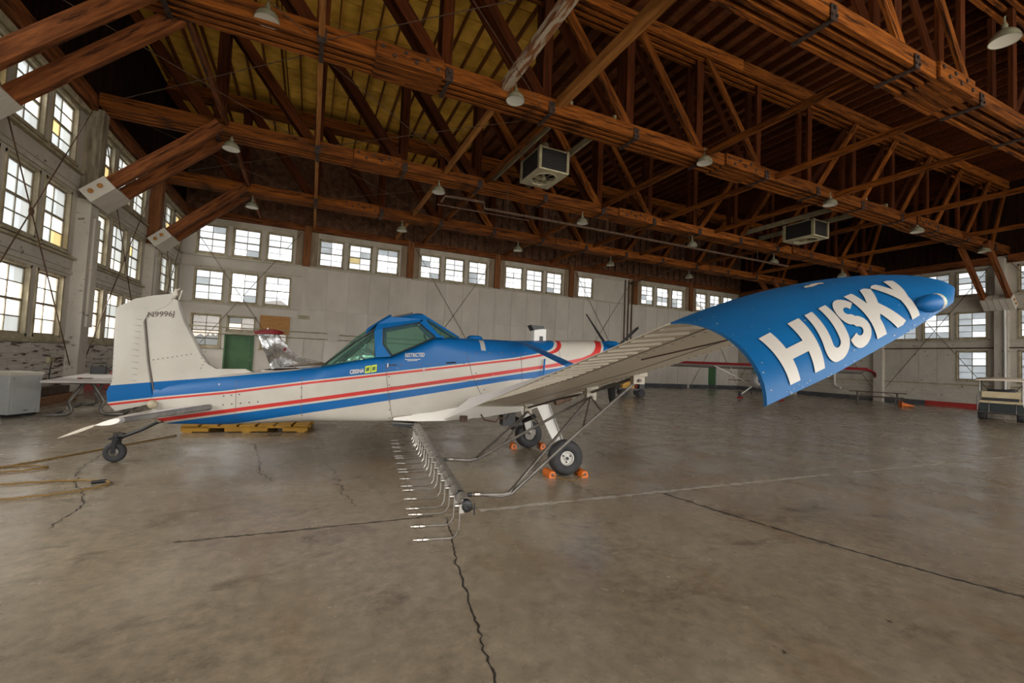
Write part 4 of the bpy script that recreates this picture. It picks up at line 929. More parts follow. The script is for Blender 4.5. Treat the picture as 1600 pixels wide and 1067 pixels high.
for sg in (1, -1):
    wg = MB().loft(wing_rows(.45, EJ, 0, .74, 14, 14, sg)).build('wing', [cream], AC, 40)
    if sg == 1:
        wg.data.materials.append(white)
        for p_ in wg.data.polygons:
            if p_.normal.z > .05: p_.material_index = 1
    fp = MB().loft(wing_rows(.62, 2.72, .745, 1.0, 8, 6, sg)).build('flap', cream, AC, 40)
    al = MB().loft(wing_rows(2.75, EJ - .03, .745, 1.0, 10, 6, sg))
    e = 2.85
    for k in range(26):
        if e > EJ - .08: break
        for side in (-1,):
            q0, q1 = wsurf(e, .78, side, -.001), wsurf(e, .985, side, .001); al.tube([P(q0[0], sg * q0[1], q0[2]), P(q1[0], sg * q1[1], q1[2])], [.011, .009], 6)
        e += .10
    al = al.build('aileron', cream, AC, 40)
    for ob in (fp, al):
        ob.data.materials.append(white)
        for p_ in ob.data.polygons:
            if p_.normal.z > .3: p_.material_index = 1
    # drooped blue tip
    nu, nv = 28, 14; rows = []
    for j in range(nv + 1):
        v = j / nv; top = [tip(i / nu, v, 1) for i in range(nu + 1)]; bot = [tip(i / nu, v, -1) for i in range(nu + 1)]
        rows.append([P(q[0], sg * q[1], q[2] - .0) for q in top] + [P(q[0], sg * (q[1] - .012 * min(1, v * 3)), q[2] - .006) for q in reversed(bot)])
    tp_ = MB().loft(rows).build('wing_tip', bluet, AC, 60)
    # navigation light on the tip
    a0, a1 = V(P(*[tip(.725, .86, 1)[i] * (sg if i == 1 else 1) for i in range(3)])), V(P(*[tip(.82, .915, 1)[i] * (sg if i == 1 else 1) for i in range(3)]))
    dd = (a1 - a0).normalized(); out = V((0, -sg, 0)) * .012
    out = V((0, -sg, 0)) * .004
    a0 = a0 - dd * .03
    nl = MB().lathe([(.004, -.02), (.016, -.012), (.026, .005), (.030, .03), (.028, .052)], 16, a0 + out, dd, cap=True).build('light_fairing', blue, tp_, 60)
    MB().lathe([(.028, .052), (.029, .060), (.028, .064)], 16, a0 + out, dd).build('light_collar', cream, tp_)
    MB().lathe([(.025, .064), (.025, .072), (.016, .080), (.0, .083)], 16, a0 + out, dd).build('light_lens', mat('green_lens', (.02, .32, .36), rough=.12), tp_, 60)
    if sg == 1:
        q = [(.44, .285), (.455, .25), (.475, .255), (.50, .24), (.525, .255), (.53, .28), (.515, .30), (.50, .285), (.47, .30)]
        MB().add([P(*tip(u, v, 1, .003)) for u, v in q], [tuple(range(len(q)))]).build('chipped_paint_patch', cream, tp_)
        ch = MB()
        for k in range(60):
            u, v = random.uniform(.0, .75), random.choice([random.uniform(.955, .995), random.uniform(.2, .95)]); d = random.uniform(.002, .006)
            if k < 14: u, v = random.uniform(.0, .03), random.uniform(.1, 1)
            ch.add([P(*tip(min(1, u + a), min(1, v + b), 1, .002)) for a, b in ((0, 0), (d * 1.5, d * .3), (d * 1.2, d * 1.5), (d * .2, d))], [(0, 1, 2, 3)])
        tag(ch.build('paint_chips', tape, tp_), kind='stuff')
        rvb = MB()
        for k in range(60):
            e = .8 + 4.6 * k / 60
            for x in (.22, .70):
                q = wsurf(e, x, -1, .001); rvb.obox(P(*q), (.006, 0, 0), (0, .006, 0), (0, 0, .003))
        tag(rvb.build('underside_rivets', textd, AC), kind='stuff')
        for x in (.40, .74): MB().tube([P(*wsurf(.7 + 4.7 * k / 20, x, -1, .001)) for k in range(21)], .004, 5).build('underside_seam', tape, AC)
        MB().tube([P(*wsurf(4.6 + .04 * k, .62 - .02 * k, -1, .004)) for k in range(12)], .004, 5).build('aileron_cable', textd, AC)
# root fairing
rows = []
for s, w, z0, z1 in ((3.55, .02, .66, .72), (3.9, .10, .66, .80), (4.25, .16, .68, .86), (4.8, .18, .74, 1.0), (5.5, .16, .86, 1.08), (5.85, .05, .98, 1.05)):
    rows.append([P(s, fus_e(s, z1) - .03, z1), P(s, fus_e(s, lerp(z0, z1, .5)) + w * .35, lerp(z0, z1, .55)), P(s, .50 + w, z0 + .01), P(s, .45, z0 - .02)])
MB().loft(rows, closed=False).build('wing_root_fairing', white, AC, 50)
MB().obox(P(3.72, .40, .595), (.17, 0, -.015), (0, .10, 0), (.004, 0, .03)).build('dump_gate', black, AC)
MB().obox(P(3.72, .41, .625), (.18, 0, -.01), (0, .11, 0), (.0, 0, .008)).build('dump_gate_lid', steel, AC)

# ---- main landing gear
for sg in (1, -1):
    rows = []
    for f, wd, th in ((0, .20, .035), (.5, .15, .03), (.85, .11, .026), (1, .09, .026)):
        c = P(5.70, sg * .55, .93).lerp(P(5.92, sg * .86, .30), f); ax = V((1, 0, .0)); nn = V((0, sg * .86, -.45)).normalized()
        rows.append([c + ax * (wd / 2) + nn * th / 2, c - ax * (wd / 2) + nn * th / 2, c - ax * (wd / 2) - nn * th / 2, c + ax * (wd / 2) - nn * th / 2])
    lg = MB().loft(rows).build('gear_leg', whiteb, AC)
    MB().beam(P(5.80, sg * .60, .93), P(6.00, sg * .885, .32), .012, .02).build('brake_line', cabin, lg)
    wc = P(5.94, sg * .985, .248)
    w_ = wheel('main_wheel', wc, .248, .20, .095, AC)
    ax = (0, -sg, 0)
    MB().lathe([(.098, .062), (.10, .085), (.088, .088), (.082, .06), (.07, .055), (.035, .062), (.035, .078), (.018, .08), (.0, .08)], 24, wc, ax, cap=False).build('rim', mat('rim_grey', (.42, .40, .36), (.52, .50, .46), 5, rough=.45), w_, 40)
    MB().lathe([(.098, -.062), (.10, -.085), (.085, -.07), (.03, -.05), (.0, -.05)], 24, wc, ax, cap=False).build('rim_inner', steel, w_, 40)
    hb = MB().lathe([(.022, .078), (.022, .095), (.0, .096)], 12, wc, ax)
    for k in range(3):
        t = 2 * PI * k / 3 + .5; hb.lathe([(.013, .055), (.013, .068), (.0, .068)], 8, wc + V((math.cos(t) * .058, 0, math.sin(t) * .058)), ax)
    hb.build('hub_bolts', black, w_)
    br_ = MB().lathe([(.09, -.10), (.09, -.075), (.03, -.07)], 20, wc, ax); br_.obox(wc + V((.05, sg * .10, .05)), (.05, 0, 0), (0, .03, 0), (0, 0, .05)); br_.build('brake_disc', steel, w_)
    MB().tube([P(5.92, sg * .84, .31), P(5.94, sg * .99, .248)], .022, 8).build('axle', steel, AC)

# ---- spray boom under the wing
SB = tag(bpy.data.objects.new('spray_boom', MB().tube([P(3.87, .35, .605), P(4.14, 3.88, .56)], .041, 14).mesh('spray_boom', mat('boom_grey', (.17, .155, .13), (.27, .25, .215), 4, rough=.5, metal=.3), 60)), None); C.objects.link(SB); SB.parent = AC
bp_ = lambda e: P(lerp(3.87, 4.14, (e - .45) / 3.45), e, lerp(.60, .56, (e - .45) / 3.45))
ec = MB().lathe([(.040, -.03), (.042, .02), (.036, .025), (.02, .03)], 14, bp_(3.92), (0, -1, 0)); ec.tube([bp_(3.97) + V((.045, 0, .03)), bp_(3.97) + V((.045, 0, -.05))], .005, 6); ec.tube([bp_(3.95), bp_(3.97) + V((.045, 0, -.01))], .005, 6); ec.build('boom_end_cap', black, SB)
e = .62; k = 0
while e < 3.95:
    c = bp_(e); n = MB(); n.cm = 0
    v_ = MB().obox(c + V((-.035, 0, -.015)), (.016, 0, 0), (0, .02, 0), (0, 0, .03)); v_.lathe([(.013, 0), (.013, .03)], 8, c + V((-.05, 0, .0)), (-1, 0, 0)); v_.tube([c + V((-.035, 0, .02)), c + V((-.035, 0, .045))], .012, 8); v_.build('nozzle_valve', chrome, SB)
    q = c + V((-.045, 0, -.04)); hd_ = .10 + .012 * (k % 3)
    n.tube([q, q + V((-.004, 0, -hd_)), q + V((-.02, 0, -hd_ - .035)), q + V((-.05, 0, -hd_ - .05)), q + V((-.20, 0, -hd_ - .052))], .0065, 6)
    for a, b, r in ((.20, .215, .010), (.215, .235, .015), (.24, .262, .011), (.262, .275, .015), (.275, .30, .008)): n.tube([q + V((-a, 0, -hd_ - .052)), q + V((-b, 0, -hd_ - .052))], r, 8)
    n.build('nozzle', chrome, SB); e += .205 if e > 1.2 else .16; k += 1
def bracket(e, x, drop):
    q = wsurf(e, x, -1); c = P(*q)
    b = MB(); b.box(-.05, .05, -.03, .03, -drop, .03); b.box(-.065, .065, -.045, .045, -.01, .02)
    o = b.build('boom_bracket', mat('bracket_tan', (.30, .27, .21), (.38, .34, .27), 6, rough=.6), AC); o.location = c; MB().lathe([(.014, -.05), (.014, .05)], 8, (0, 0, -drop + .03), (0, 1, 0)).build('bolt', textd, o); return c + V((0, 0, -drop + .03))
K1, K2, K3 = bracket(.95, .28, .13), bracket(2.85, .22, .12), bracket(3.62, .16, .075)
for ei, (ka, kb) in ((2.62, (K1, K2)), (3.72, (K2, K3))):
    c = bp_(ei); f0 = c + V((.05, 0, .01)); f1 = c + V((.30, 0, .005)); f2 = c + V((.36, 0, .015))
    cl = MB().lathe([(.038, -.02), (.042, -.02), (.042, .02), (.038, .02)], 14, c, (0, -1, 0)); cl.tube([f0, f0 + V((.03, 0, 0))], .016, 8); cl.build('boom_clamp', black, SB)
    MB().tube([f0, f1, f2, f2.lerp(ka, .5), ka], [.013, .013, .014, .013, .013], 8).build('boom_hanger', steel, AC, 40)
    MB().tube([f1 + V((-.12, 0, 0)), f1 + V((0, 0, -.012)), f2 + V((.02, 0, -.005)), f2.lerp(kb, .5), kb], [.013, .013, .014, .013, .013], 8).build('boom_hanger', steel, AC, 40)
    MB().tube([f0 + V((.05, 0, 0)), f0 + V((.09, 0, 0))], .019, 8).build('hanger_collar', chrome, SB)
c = bp_(3.72) + V((.36, 0, .015)); m3 = c.lerp(K3, .70)
for p_ in (c.lerp(K3, .55), m3): MB().tube([K2, p_], .009, 6).build('boom_brace', steel, AC)
c1 = bp_(2.62) + V((.36, 0, .015))
for p_ in (c1.lerp(K2, .25), c1.lerp(K2, .55)): MB().tube([K1, p_], .009, 6).build('boom_brace', steel, AC)
MB().tube([K1 + V((0, 0, .05)), P(*wsurf(1.9, .2, -1, .02)), K2 + V((0, 0, .04)), K3 + V((0, 0, .03))], .014, 8).build('wing_feed_pipe', steel, AC, 40)
MB().tube([K2 + V((-.02, 0, .045)), K2.lerp(P(*wsurf(2.3, .2, -1, .03)), .6)], .018, 8).build('white_hose_sleeve', whiteb, AC)
MB().tube([bp_(.75) + V((.03, 0, -.01)), bp_(.75) + V((.25, 0, .02)), bp_(.75) + V((.42, 0, .10))], .010, 6).build('feed_elbow', steel, AC, 40)
lk = MB(); lk.tube([P(4.75, .75, .80), P(4.8, .75, .72), P(4.95, .8, .70), P(5.0, .8, .76), P(5.1, .8, .74), P(5.15, .8, .82)], .012, 6); lk.obox(P(4.5, .8, .74), (.05, 0, 0), (0, .04, 0), (0, 0, .04)); lk.build('pump_plumbing', rusty, AC, 40)
pm = MB().lathe([(.07, 0), (.08, .05), (.08, .16), (.05, .2)], 14, P(5.35, .05, .55), (1, 0, .2)); pm.box(5.2, 5.4, -.15, .1, .55, .75); pm.tube([P(5.2, -.1, .70), P(5.55, .05, .62), P(5.7, .2, .72)], .04, 8); pm.build('spray_pump', black, AC, 40)
MB().tube([P(*wsurf(2.35, .12, -1)), P(*wsurf(2.35, .12, -1)) + V((.05, 0, -.10))], .012, 6).build('drain_tube', black, AC)

# ---- lettering
def text_polys(s, offset=0.):
    cu = bpy.data.curves.new('lettering', 'FONT'); cu.body = s; cu.offset = offset; cu.resolution_u = 4
    ob = bpy.data.objects.new('lettering', cu); C.objects.link(ob); bpy.context.view_layer.update()
    me = bpy.data.meshes.new_from_object(ob.evaluated_get(bpy.context.evaluated_depsgraph_get()))
    vs = [tuple(v.co) for v in me.vertices]; fs = [tuple(p.vertices) for p in me.polygons]
    bpy.data.objects.remove(ob); bpy.data.curves.remove(cu); bpy.data.meshes.remove(me)
    x0, x1 = min(v[0] for v in vs), max(v[0] for v in vs); y0, y1 = min(v[1] for v in vs), max(v[1] for v in vs)
    return [((v[0] - x0) / (x1 - x0), (v[1] - y0) / (y1 - y0)) for v in vs], fs
def lettering(s, f, m, par, offset=0., name='lettering'):
    vs, fs = text_polys(s, offset); return MB().add([f(u, v) for u, v in vs], fs).build(name, m, par)
lettering('N9996J', lambda u, v: P(lerp(.275, .585, u), .056, lerp(1.915, 2.01, v) + .035 * u), textd, AC, .008)
lettering('RESTRICTED', lambda u, v: skin(lerp(3.665, 3.935, u), lerp(1.555, 1.612, v) + .02 * u, .006), textw, AC, .02)
lettering('CESSNA', lambda u, v: skin(lerp(2.935, 3.125, u), lerp(1.285, 1.345, v) + .03 * u, .006), textw, AC, .035)
for k in range(2):
    MB().loft([[skin(lerp(3.135, 3.21, i / 3) + .082 * k, lerp(1.305, 1.405, j / 3) + .016 * (i / 3 + k), .006) for i in range(4)] for j in range(4)], closed=False).build('sticker', sticker, AC)
    MB().loft([[skin(lerp(3.15, 3.192, i / 3) + .082 * k, lerp(1.330, 1.38, j / 3) + .016 * (i / 3 + k), .008) for i in range(4)] for j in range(4)], closed=False).build('sticker_mark', green, AC)
for z, a, b in ((1.52, 3.665, 3.88), (1.502, 3.70, 3.84)):
    MB().loft([[skin(lerp(a, b, i / 6), z + .012 * i / 6 + dz, .006) for i in range(7)] for dz in (0, .008)], closed=False).build('placard_line', textw, AC)
# big letters on the drooped tip, drawn as strokes and laid on its curved skin
def stroke(mb, pts, w, f, step=.06):
    P2 = [V((*p, 0)) for p in pts]; Q = []
    for a, b in zip(P2[:-1], P2[1:]):
        n = max(1, int((b - a).length / step)); Q += [a.lerp(b, k / n) for k in range(n)]
    Q.append(P2[-1]); rows = []
    for i, p in enumerate(Q):
        d = (Q[min(i + 1, len(Q) - 1)] - Q[max(i - 1, 0)]).normalized(); nn = V((-d.y, d.x, 0))
        rows.append([f((p + nn * (w * (j / 4 - .5))).x, (p + nn * (w * (j / 4 - .5))).y) for j in range(5)])
    mb.loft(rows, closed=False)
def arc2(cx, cy_, rx_, ry_, a0, a1, n=14): return [(cx + rx_ * math.cos(math.radians(lerp(a0, a1, i / n))), cy_ + ry_ * math.sin(math.radians(lerp(a0, a1, i / n)))) for i in range(n + 1)]
LET = {'H': (.80, [([(.115, 0), (.115, 1)], .23), ([(.685, 0), (.685, 1)], .23), ([(.1, .5), (.7, .5)], .21)]),
       'U': (.66, [([(.115, 1), (.115, .32)] + arc2(.33, .32, .215, .215, 180, 360) + [(.545, 1)], .23)]),
       'S': (.60, [(arc2(.30, .715, .20, .18, 15, 262, 16) + arc2(.30, .29, .20, .185, 82, -170, 16), .21)]),
       'K': (.74, [([(.115, 0), (.115, 1)], .23), ([(.14, .38), (.62, 1.0)], .22), ([(.32, .60), (.63, 0)], .23)]),
       'Y': (.70, [([(.10, 1), (.35, .48)], .22), ([(.60, 1), (.35, .48)], .22), ([(.35, .54), (.35, 0)], .23)])}
def slot(ub0, ub1, ut0, ut1, asp):
    def f(x, y):
        x /= asp; y = max(0, min(1, y))
        u = lerp(lerp(ub0, ub1, x), lerp(ut0, ut1, x), y); v = lerp(lerp(.937, .915, (u - .09) / .57), lerp(.575, .497, (u - .07) / .63), y); return P(*tip(max(0, min(1, u)), v, 1, .0035))
    return f
for chr_, sl in (('H', (.09, .232, .066, .245)), ('U', (.243, .352, .272, .372)), ('S', (.352, .448, .378, .462)), ('K', (.462, .60, .462, .585)), ('Y', (.585, .705, .585, .708))):
    mb = MB()
    for pts, w in LET[chr_][1]: stroke(mb, pts, w, slot(*sl, LET[chr_][0]))
    mb.build('letter', textw, tp_ if False else [o for o in AC.children if o.name.startswith('wing_tip')][0])

# ================================================================== OTHER THINGS IN THE HANGAR
def acpt(s, e, z=0): return T0 + V((math.cos(HD) * s + math.sin(HD) * e, math.sin(HD) * s - math.cos(HD) * e, z))
# chocks
cm = MB()
cm.prism([(-.045, 0), (.045, 0), (.052, .03), (.03, .085), (-.03, .085), (-.052, .03)], lambda u, v, d: V((u, d, v)), -.13, .13); chm = cm.mesh('wheel_chock', orange)
ce_ = MB().lathe([(.024, -.002), (.024, .003), (.012, .003)], 10, (0, -.13, .042), (0, -1, 0)).mesh('chock_end_hole', textd)
for s, e, lb in ((5.70, 1.02, 'orange wheel chock behind the near main wheel'), (6.17, 1.02, 'orange wheel chock ahead of the near main wheel'), (5.66, -.98, 'orange wheel chock behind the far main wheel'), (6.20, -.98, 'orange wheel chock ahead of the far main wheel')):
    o = thing('wheel_chock', lb, 'chock', acpt(s, e), HD + random.uniform(-.1, .1), 'orange chocks at the main wheels'); inst('chock_block', chm, o); inst('end_hole', ce_, o)
t = thing('chock_rope', 'thin cord joining the two chocks of the near main wheel', 'rope', acpt(5.9, 1.3))
MB().tube([acpt(5.70, 1.16, .04) - t.location, acpt(5.85, 1.27, .008) - t.location, acpt(6.0, 1.30, .008) - t.location, acpt(6.17, 1.16, .04) - t.location], .006, 6).build('cord', hosem, t, 40)
# yellow pallet behind the tail
t = thing('pallet', 'yellow painted wooden pallet lying on the floor behind the tail', 'pallet', (-.95, 10.35, 0), -.12)
for k in range(7): MB().box(-1.05 + .31 * k, -.79 + .31 * k, -.55, .55, .115, .14).build('deck_board', yellow, t)
for y in (-.5, 0, .5):
    s_ = MB()
    for a, b in ((-1.06, -.62), (-.36, .36), (.62, 1.06)): s_.box(a, b, y - .05, y + .05, .02, .115)
    s_.box(-1.06, 1.06, y - .05, y + .05, .085, .115); s_.build('stringer', yellow, t)
for x in (-.95, 0, .95): MB().box(x - .07, x + .07, -.55, .55, 0, .02).build('base_board', yellow, t)
t = thing('loose_plank', 'short yellow plank lying on top of the yellow pallet', 'plank', (-.3, 10.5, .141), -.1); MB().box(-.55, .55, -.05, .05, 0, .03).build('plank_body', yellow, t)
# grey chest
t = thing('grey_cabinet', 'grey metal chest with cream lid at the left edge by the wall', 'cabinet', (-5.43, 12.30, 0), math.atan2(.55, .23))
MB().box(0, .62, 0, .80, .05, .84).build('cabinet_body', cabin, t)
MB().box(-.02, .64, -.02, .82, .84, .90).build('lid', mat('lid_cream', (.46, .43, .33), (.52, .49, .40), 3, rough=.5), t)
MB().box(.03, .59, .03, .77, 0, .05).build('plinth', black, t)
p = MB().box(.05, .57, -.008, 0, .10, .80); p.build('side_panel', cabin, t)
p = MB(); [p.lathe([(.015, 0), (.015, .01), (0, .012)], 8, (x, -.008, z), (0, -1, 0)) for x, z in ((.06, .77), (.56, .77), (.30, .12), (.34, .12))]; p.build('screw', chrome, t)
p = MB().box(-.006, 0, .05, .75, .12, .80); p.build('door', cabin, t)
# table with bent tube legs, and what lies on it
t = thing('folding_table', 'grey topped table on bent tube legs by the left wall behind the tail', 'table', (-4.22, 11.95, 0), .14)
MB().box(-.60, .60, 0, 3.35, .735, .775).build('table_top', greyw, t)
for y in (.55, 2.8):
    for sg in (-1, 1):
        pts = [V((sg * .05, y, .735)), V((sg * .28, y, .30))] + arc((sg * .34, y, .14), .11, PI * .9, PI * 1.5, 4, (sg, 0, 0)) + [V((sg * .46, y, .03)), V((sg * .58, y, .03)), V((sg * .58, y + .9 if y < 1 else y - .9, .03))]
        MB().tube([V((p[0], p[1], p[2])) for p in pts], .036, 8).build('leg', steel, t, 40)
    MB().tube([V((-.3, y, .70)), V((.3, y, .70))], .02, 8).build('crossbar', steel, t)
MB().box(-.55, .55, .3, .38, .70, .735).build('apron', darkw, t); MB().box(-.55, .55, 2.7, 2.78, .70, .735).build('apron', darkw, t)
t = thing('toolbox', 'small black open toolbox on the grey table', 'toolbox', (-4.95, 14.95, .776), .2)
b = MB(); b.box(-.13, .13, -.1, .1, 0, .02)
for a in ((-.15, .15, -.12, -.10), (-.15, .15, .10, .12), (-.15, -.13, -.12, .12), (.13, .15, -.12, .12)): b.box(*a, 0, .19)
b.build('tray', black, t); MB().tube([(-.14, 0, .18), (-.14, 0, .27), (.14, 0, .27), (.14, 0, .18)], .01, 6).build('handle', black, t)
t = thing('red_tool_case', 'red tool case lying on the table beside the black toolbox', 'toolbox', (-4.45, 14.95, .776), .15)
MB().prism([(-.22, 0), (.22, 0), (.25, .06), (.2, .10), (-.2, .10), (-.25, .06)], lambda u, v, d: V((u, d, v)), -.13, .13).build('case', redd, t); MB().box(-.2, .2, -.14, .14, .045, .055).build('blue_seam', blue, t)
t = thing('socket_wrench', 'small metal wrench lying on the near part of the grey table', 'tool', (-4.45, 12.75, .776), .5); MB().tube([(-.1, 0, .012), (.1, 0, .012)], .011, 8).build('shaft', chrome, t); MB().lathe([(.025, 0), (.025, .03), (.012, .03)], 10, (.11, 0, 0)).build('socket', chrome, t); MB().tube([(-.12, 0, .012), (-.04, 0, .012)], .014, 8).build('grip', redd, t)
t = thing('wall_outlet', 'old electric outlet and cable on the left wall above the table', 'outlet', (XL + .06, 16.6, 1.05)); MB().box(-.03, .05, -.12, .12, -.08, .08).build('box', drab, t); MB().tube([(.05, 0, -.05), (.15, -.3, -.3), (.2, -.45, -.55)], .012, 6).build('cable', black, t)
t = thing('timber_pile', 'old wooden timbers stacked low along the left wall behind the cabinet', 'timber', (XL + .55, 15.0, 0))
for k, (x, z) in enumerate(((-.12, 0), (.13, 0), (0, .2))): MB().box(x - .11, x + .11, -1.6 + .1 * k, 1.5 - .12 * k, z, z + .19).build('beam', darkw if k == 2 else wood_pale, t)
t = thing('floor_grille', 'white ridged plastic grille lying on the floor at the far left edge', 'grille', (-5.55, 11.55, 0), .4)
MB().box(-.35, .35, -.22, .22, 0, .015).build('base', whiteb, t)
for k in range(7): MB().obox((-.3 + .1 * k, 0, .035), (.012, 0, .02), (0, .2, 0), (.02, 0, .012)).build('slat', whiteb, t)
# hose on the floor
t = thing('yellow_hose', 'yellow air hose lying in loose loops on the floor at the left', 'hose', (-2.6, 6.6, 0))
pts = []
def loop(cx, cy_, a, b, a0, a1, rot, n=26):
    for i in range(n + 1):
        q = math.radians(lerp(a0, a1, i / n)); x, y = a * math.cos(q), b * math.sin(q); pts.append(V((cx + x * math.cos(rot) - y * math.sin(rot), cy_ + x * math.sin(rot) + y * math.cos(rot), .012 + .006 * (i % 2))))
hz = [(-2.05, 9.6), (-2.4, 9.0), (-2.75, 8.4), (-3.1, 7.8), (-3.4, 7.35)]
pts += [V((x, y, .012)) for x, y in hz]; loop(-3.35, 7.35, .50, .17, 150, 500, .05); loop(-3.3, 6.75, .5, .08, 120, 230, .1)
loop(-2.75, 6.28, .82, .33, 130, 470, .12, 40)
MB().tube([p - t.location for p in pts], .010, 7).build('hose_line', hosem, t, 60)
MB().tube([V((-2.12, 6.45, .018)) - t.location, V((-2.0, 6.5, .018)) - t.location], .018, 8).build('hose_coupling', black, t)
# picnic table and cone at the right
def picnic(x, y, rz, label):
    t = thing('picnic_table', label, 'table', (x, y, 0), rz)
    for k in range(4): MB().box(-1.35, 1.35, -.37 + .19 * k, -.20 + .19 * k, .70, .74).build('top_plank', darkw, t)
    for sg in (-1, 1):
        for k in range(2): MB().box(-1.35, 1.35, sg * .68 - .135 + .14 * k, sg * .68 - .005 + .14 * k, .42, .455).build('bench_plank', darkw, t)
    for xx in (-.95, .95):
        for sg in (-1, 1):
            MB().tube([V((xx, sg * .18, .70)), V((xx, sg * .40, .30)), V((xx, sg * .42, .12)), V((xx, sg * .52, .03)), V((xx, sg * .75, .03)), V((xx, sg * .80, .12)), V((xx, sg * .72, .42))], .026, 8).build('leg', steel, t, 40)
        MB().tube([V((xx, -.7, .40)), V((xx, .7, .40))], .022, 8).build('crossbar', steel, t)
        MB().tube([V((xx, 0, .40)), V((xx * .4, 0, .70))], .02, 8).build('brace', steel, t)
picnic(31.6, 15.7, -1.02, 'dark wooden picnic table with benches by the right wall')
t = thing('traffic_cone', 'orange traffic cone tipped over beside the picnic table', 'cone', (30.55, 14.0, .17)); MB().lathe([(.15, 0), (.14, .03), (.04, .62), (.0, .62)], 18, (0, 0, -.02), (.7, -.62, -.1)).build('cone_body', orange, t, 50); MB().obox((-.02, .0, 0), (.13, .15, 0), (0, 0, .17), (.012, -.01, 0)).build('cone_base', orange, t)
# golf cart at the right edge: local x away from the viewer, y to its left
t = thing('golf_cart', 'dark golf cart with beige seats and cream roof at the right edge', 'golf cart', (26.75, 8.75, 0), .30); t.scale = (1.1, 1.12, 1.05)
me_ = MB().lathe([(.11, -.09), (.2, -.10), (.235, -.06), (.235, .06), (.2, .10), (.11, .09)], 20, (0, 0, .235), (0, 1, 0)).mesh('wheel', rubber)
hbm = MB().lathe([(.12, -.095), (.05, -.10), (.0, -.10)], 16, (0, 0, .235), (0, 1, 0)).mesh('hub_cap', steel)
for x in (.1, 1.75):
    for y in (-.5, .5): inst('wheel', me_, t, (x, y, 0)); inst('hub_cap', hbm, t, (x, y, 0))
MB().box(-.2, 2.2, -.52, .52, .26, .36).build('chassis', black, t)
MB().loft([[V((x, y, z)) for y, z in ((-.55, .32), (-.58, .5), (-.55, .70), (.55, .70), (.58, .5), (.55, .32))] for x in (-.15, .1, .75)]).build('rear_body', tealm, t)
MB().loft([[V((x, y, z)) for y, z in ((-.5, .3), (-.52, zt), (.52, zt), (.5, .3))] for x, zt in ((1.55, .85), (1.9, .8), (2.3, .55))]).build('front_cowl', tealm, t)
def cush(name, c, sx_, sy_, sz, tilt=0):
    rows = [[V((x, y * k, z)) for x, z in ((-sx_, -sz), (sx_, -sz), (sx_ * 1.05, 0), (sx_ * .9, sz), (-sx_ * .9, sz), (-sx_ * 1.05, 0))] for y, k in ((-sy_, 1), (-sy_ * .97, 1), (0, 1), (sy_ * .97, 1), (sy_, 1))]
    o = MB().loft(rows).build(name, beige, t, 50); o.location = c; o.rotation_euler = (0, tilt, 0)
cush('rear_seat', (-.12, 0, .74), .24, .54, .045); cush('rear_backrest', (.12, 0, 1.03), .06, .50, .125, .0); MB().box(.08, .14, -.46, .46, .70, .92).build('dark_gap_panel', black, t); cush('front_seat', (.65, 0, .78), .25, .52, .07); cush('front_backrest', (.36, 0, 1.02), .05, .50, .16, -.1)  # black panel put in for the dark gap below the rear backrest
MB().loft([[V((x, y, z)) for y, z in ((-.66, zc - .05), (-.6, zc), (0, zc + .05), (.6, zc), (.66, zc - .05), (0, zc - .03))] for x, zc in ((-.75, 1.63), (-.6, 1.68), (.7, 1.72), (1.75, 1.69), (1.9, 1.64))]).build('roof', mat('roof_cream', (.56, .48, .36), (.62, .54, .42), 2, rough=.4), t, 40)
for x in (.28, 1.8):
    for y in (-.55, .55): MB().tube([(x, y, .62), (x - .05, y * 1.02, 1.66)], .02, 8).build('roof_post', whiteb if x < 1 else black, t)
rl = MB(); rl.tube([(-.62, -.6, .34), (-.64, 0, .32), (-.62, .6, .34)], .022, 8); rl.tube([(-.62, -.6, .34), (-.1, -.56, .34)], .02, 8); rl.tube([(-.62, .6, .34), (-.1, .56, .34)], .02, 8); rl.build('rear_step', steel, t, 40)
for y in (-.38, .30): MB().tube([(-.45, y, .70), (-.56, y, .55), (-.62, y, .34)], .022, 8).build('grab_bar', steel, t, 40)
MB().tube([(-.35, .6, .38), (-.35, .6, .95), (.05, .6, .95)], .02, 8).build('side_rail', steel, t, 40)
sw = [V((1.15, -.28 + .17 * math.cos(q), 1.12 + .15 * math.sin(q))) for q in [2 * PI * i / 16 for i in range(17)]]
MB().tube(sw, .014, 6).build('steering_wheel', black, t, 40); MB().tube([(1.15, -.28, 1.12), (1.6, -.28, .8)], .022, 8).build('steering_column', black, t)
bg_ = thing('black_bag', 'black bag lying over the seat back of the golf cart', 'bag', (26.90, 8.80, 1.235), .3); MB().loft([[V((x * k, y, z)) for x, z in ((-.12, -.02), (.12, -.02), (.13, .04), (.06, .09), (-.08, .08))] for y, k in ((-.42, .4), (-.2, 1.0), (.15, .9), (.4, .5))]).build('bag_body', black, bg_, 50)
# tow cart far behind the wing
t = thing('tow_cart', 'small yellow tow cart with red post and black wheels under the far wing', 'cart', (15.95, 19.4, 0), -.45)
MB().box(-.75, .55, -.4, .4, .34, .44).build('bed', black, t); MB().loft([[V((x, y, z)) for y, z in ((-.3, .44), (-.3, zt), (.3, zt), (.3, .44))] for x, zt in ((-.55, .62), (-.35, .82), (0, .84), (.08, .66))]).build('engine_cover', yellow, t)
MB().tube([(.25, 0, .44), (.27, 0, 1.05)], .05, 10).build('red_post', red, t); MB().box(.35, .6, -.3, .3, .44, .95).build('seat_box', black, t)
for x in (-.5, .42):
    for y in (-.45, .45): MB().lathe([(.08, -.06), (.18, -.07), (.21, 0), (.18, .07), (.08, .06)], 18, (x, y, .21), (0, 1, 0)).build('wheel', rubber, t, 40)

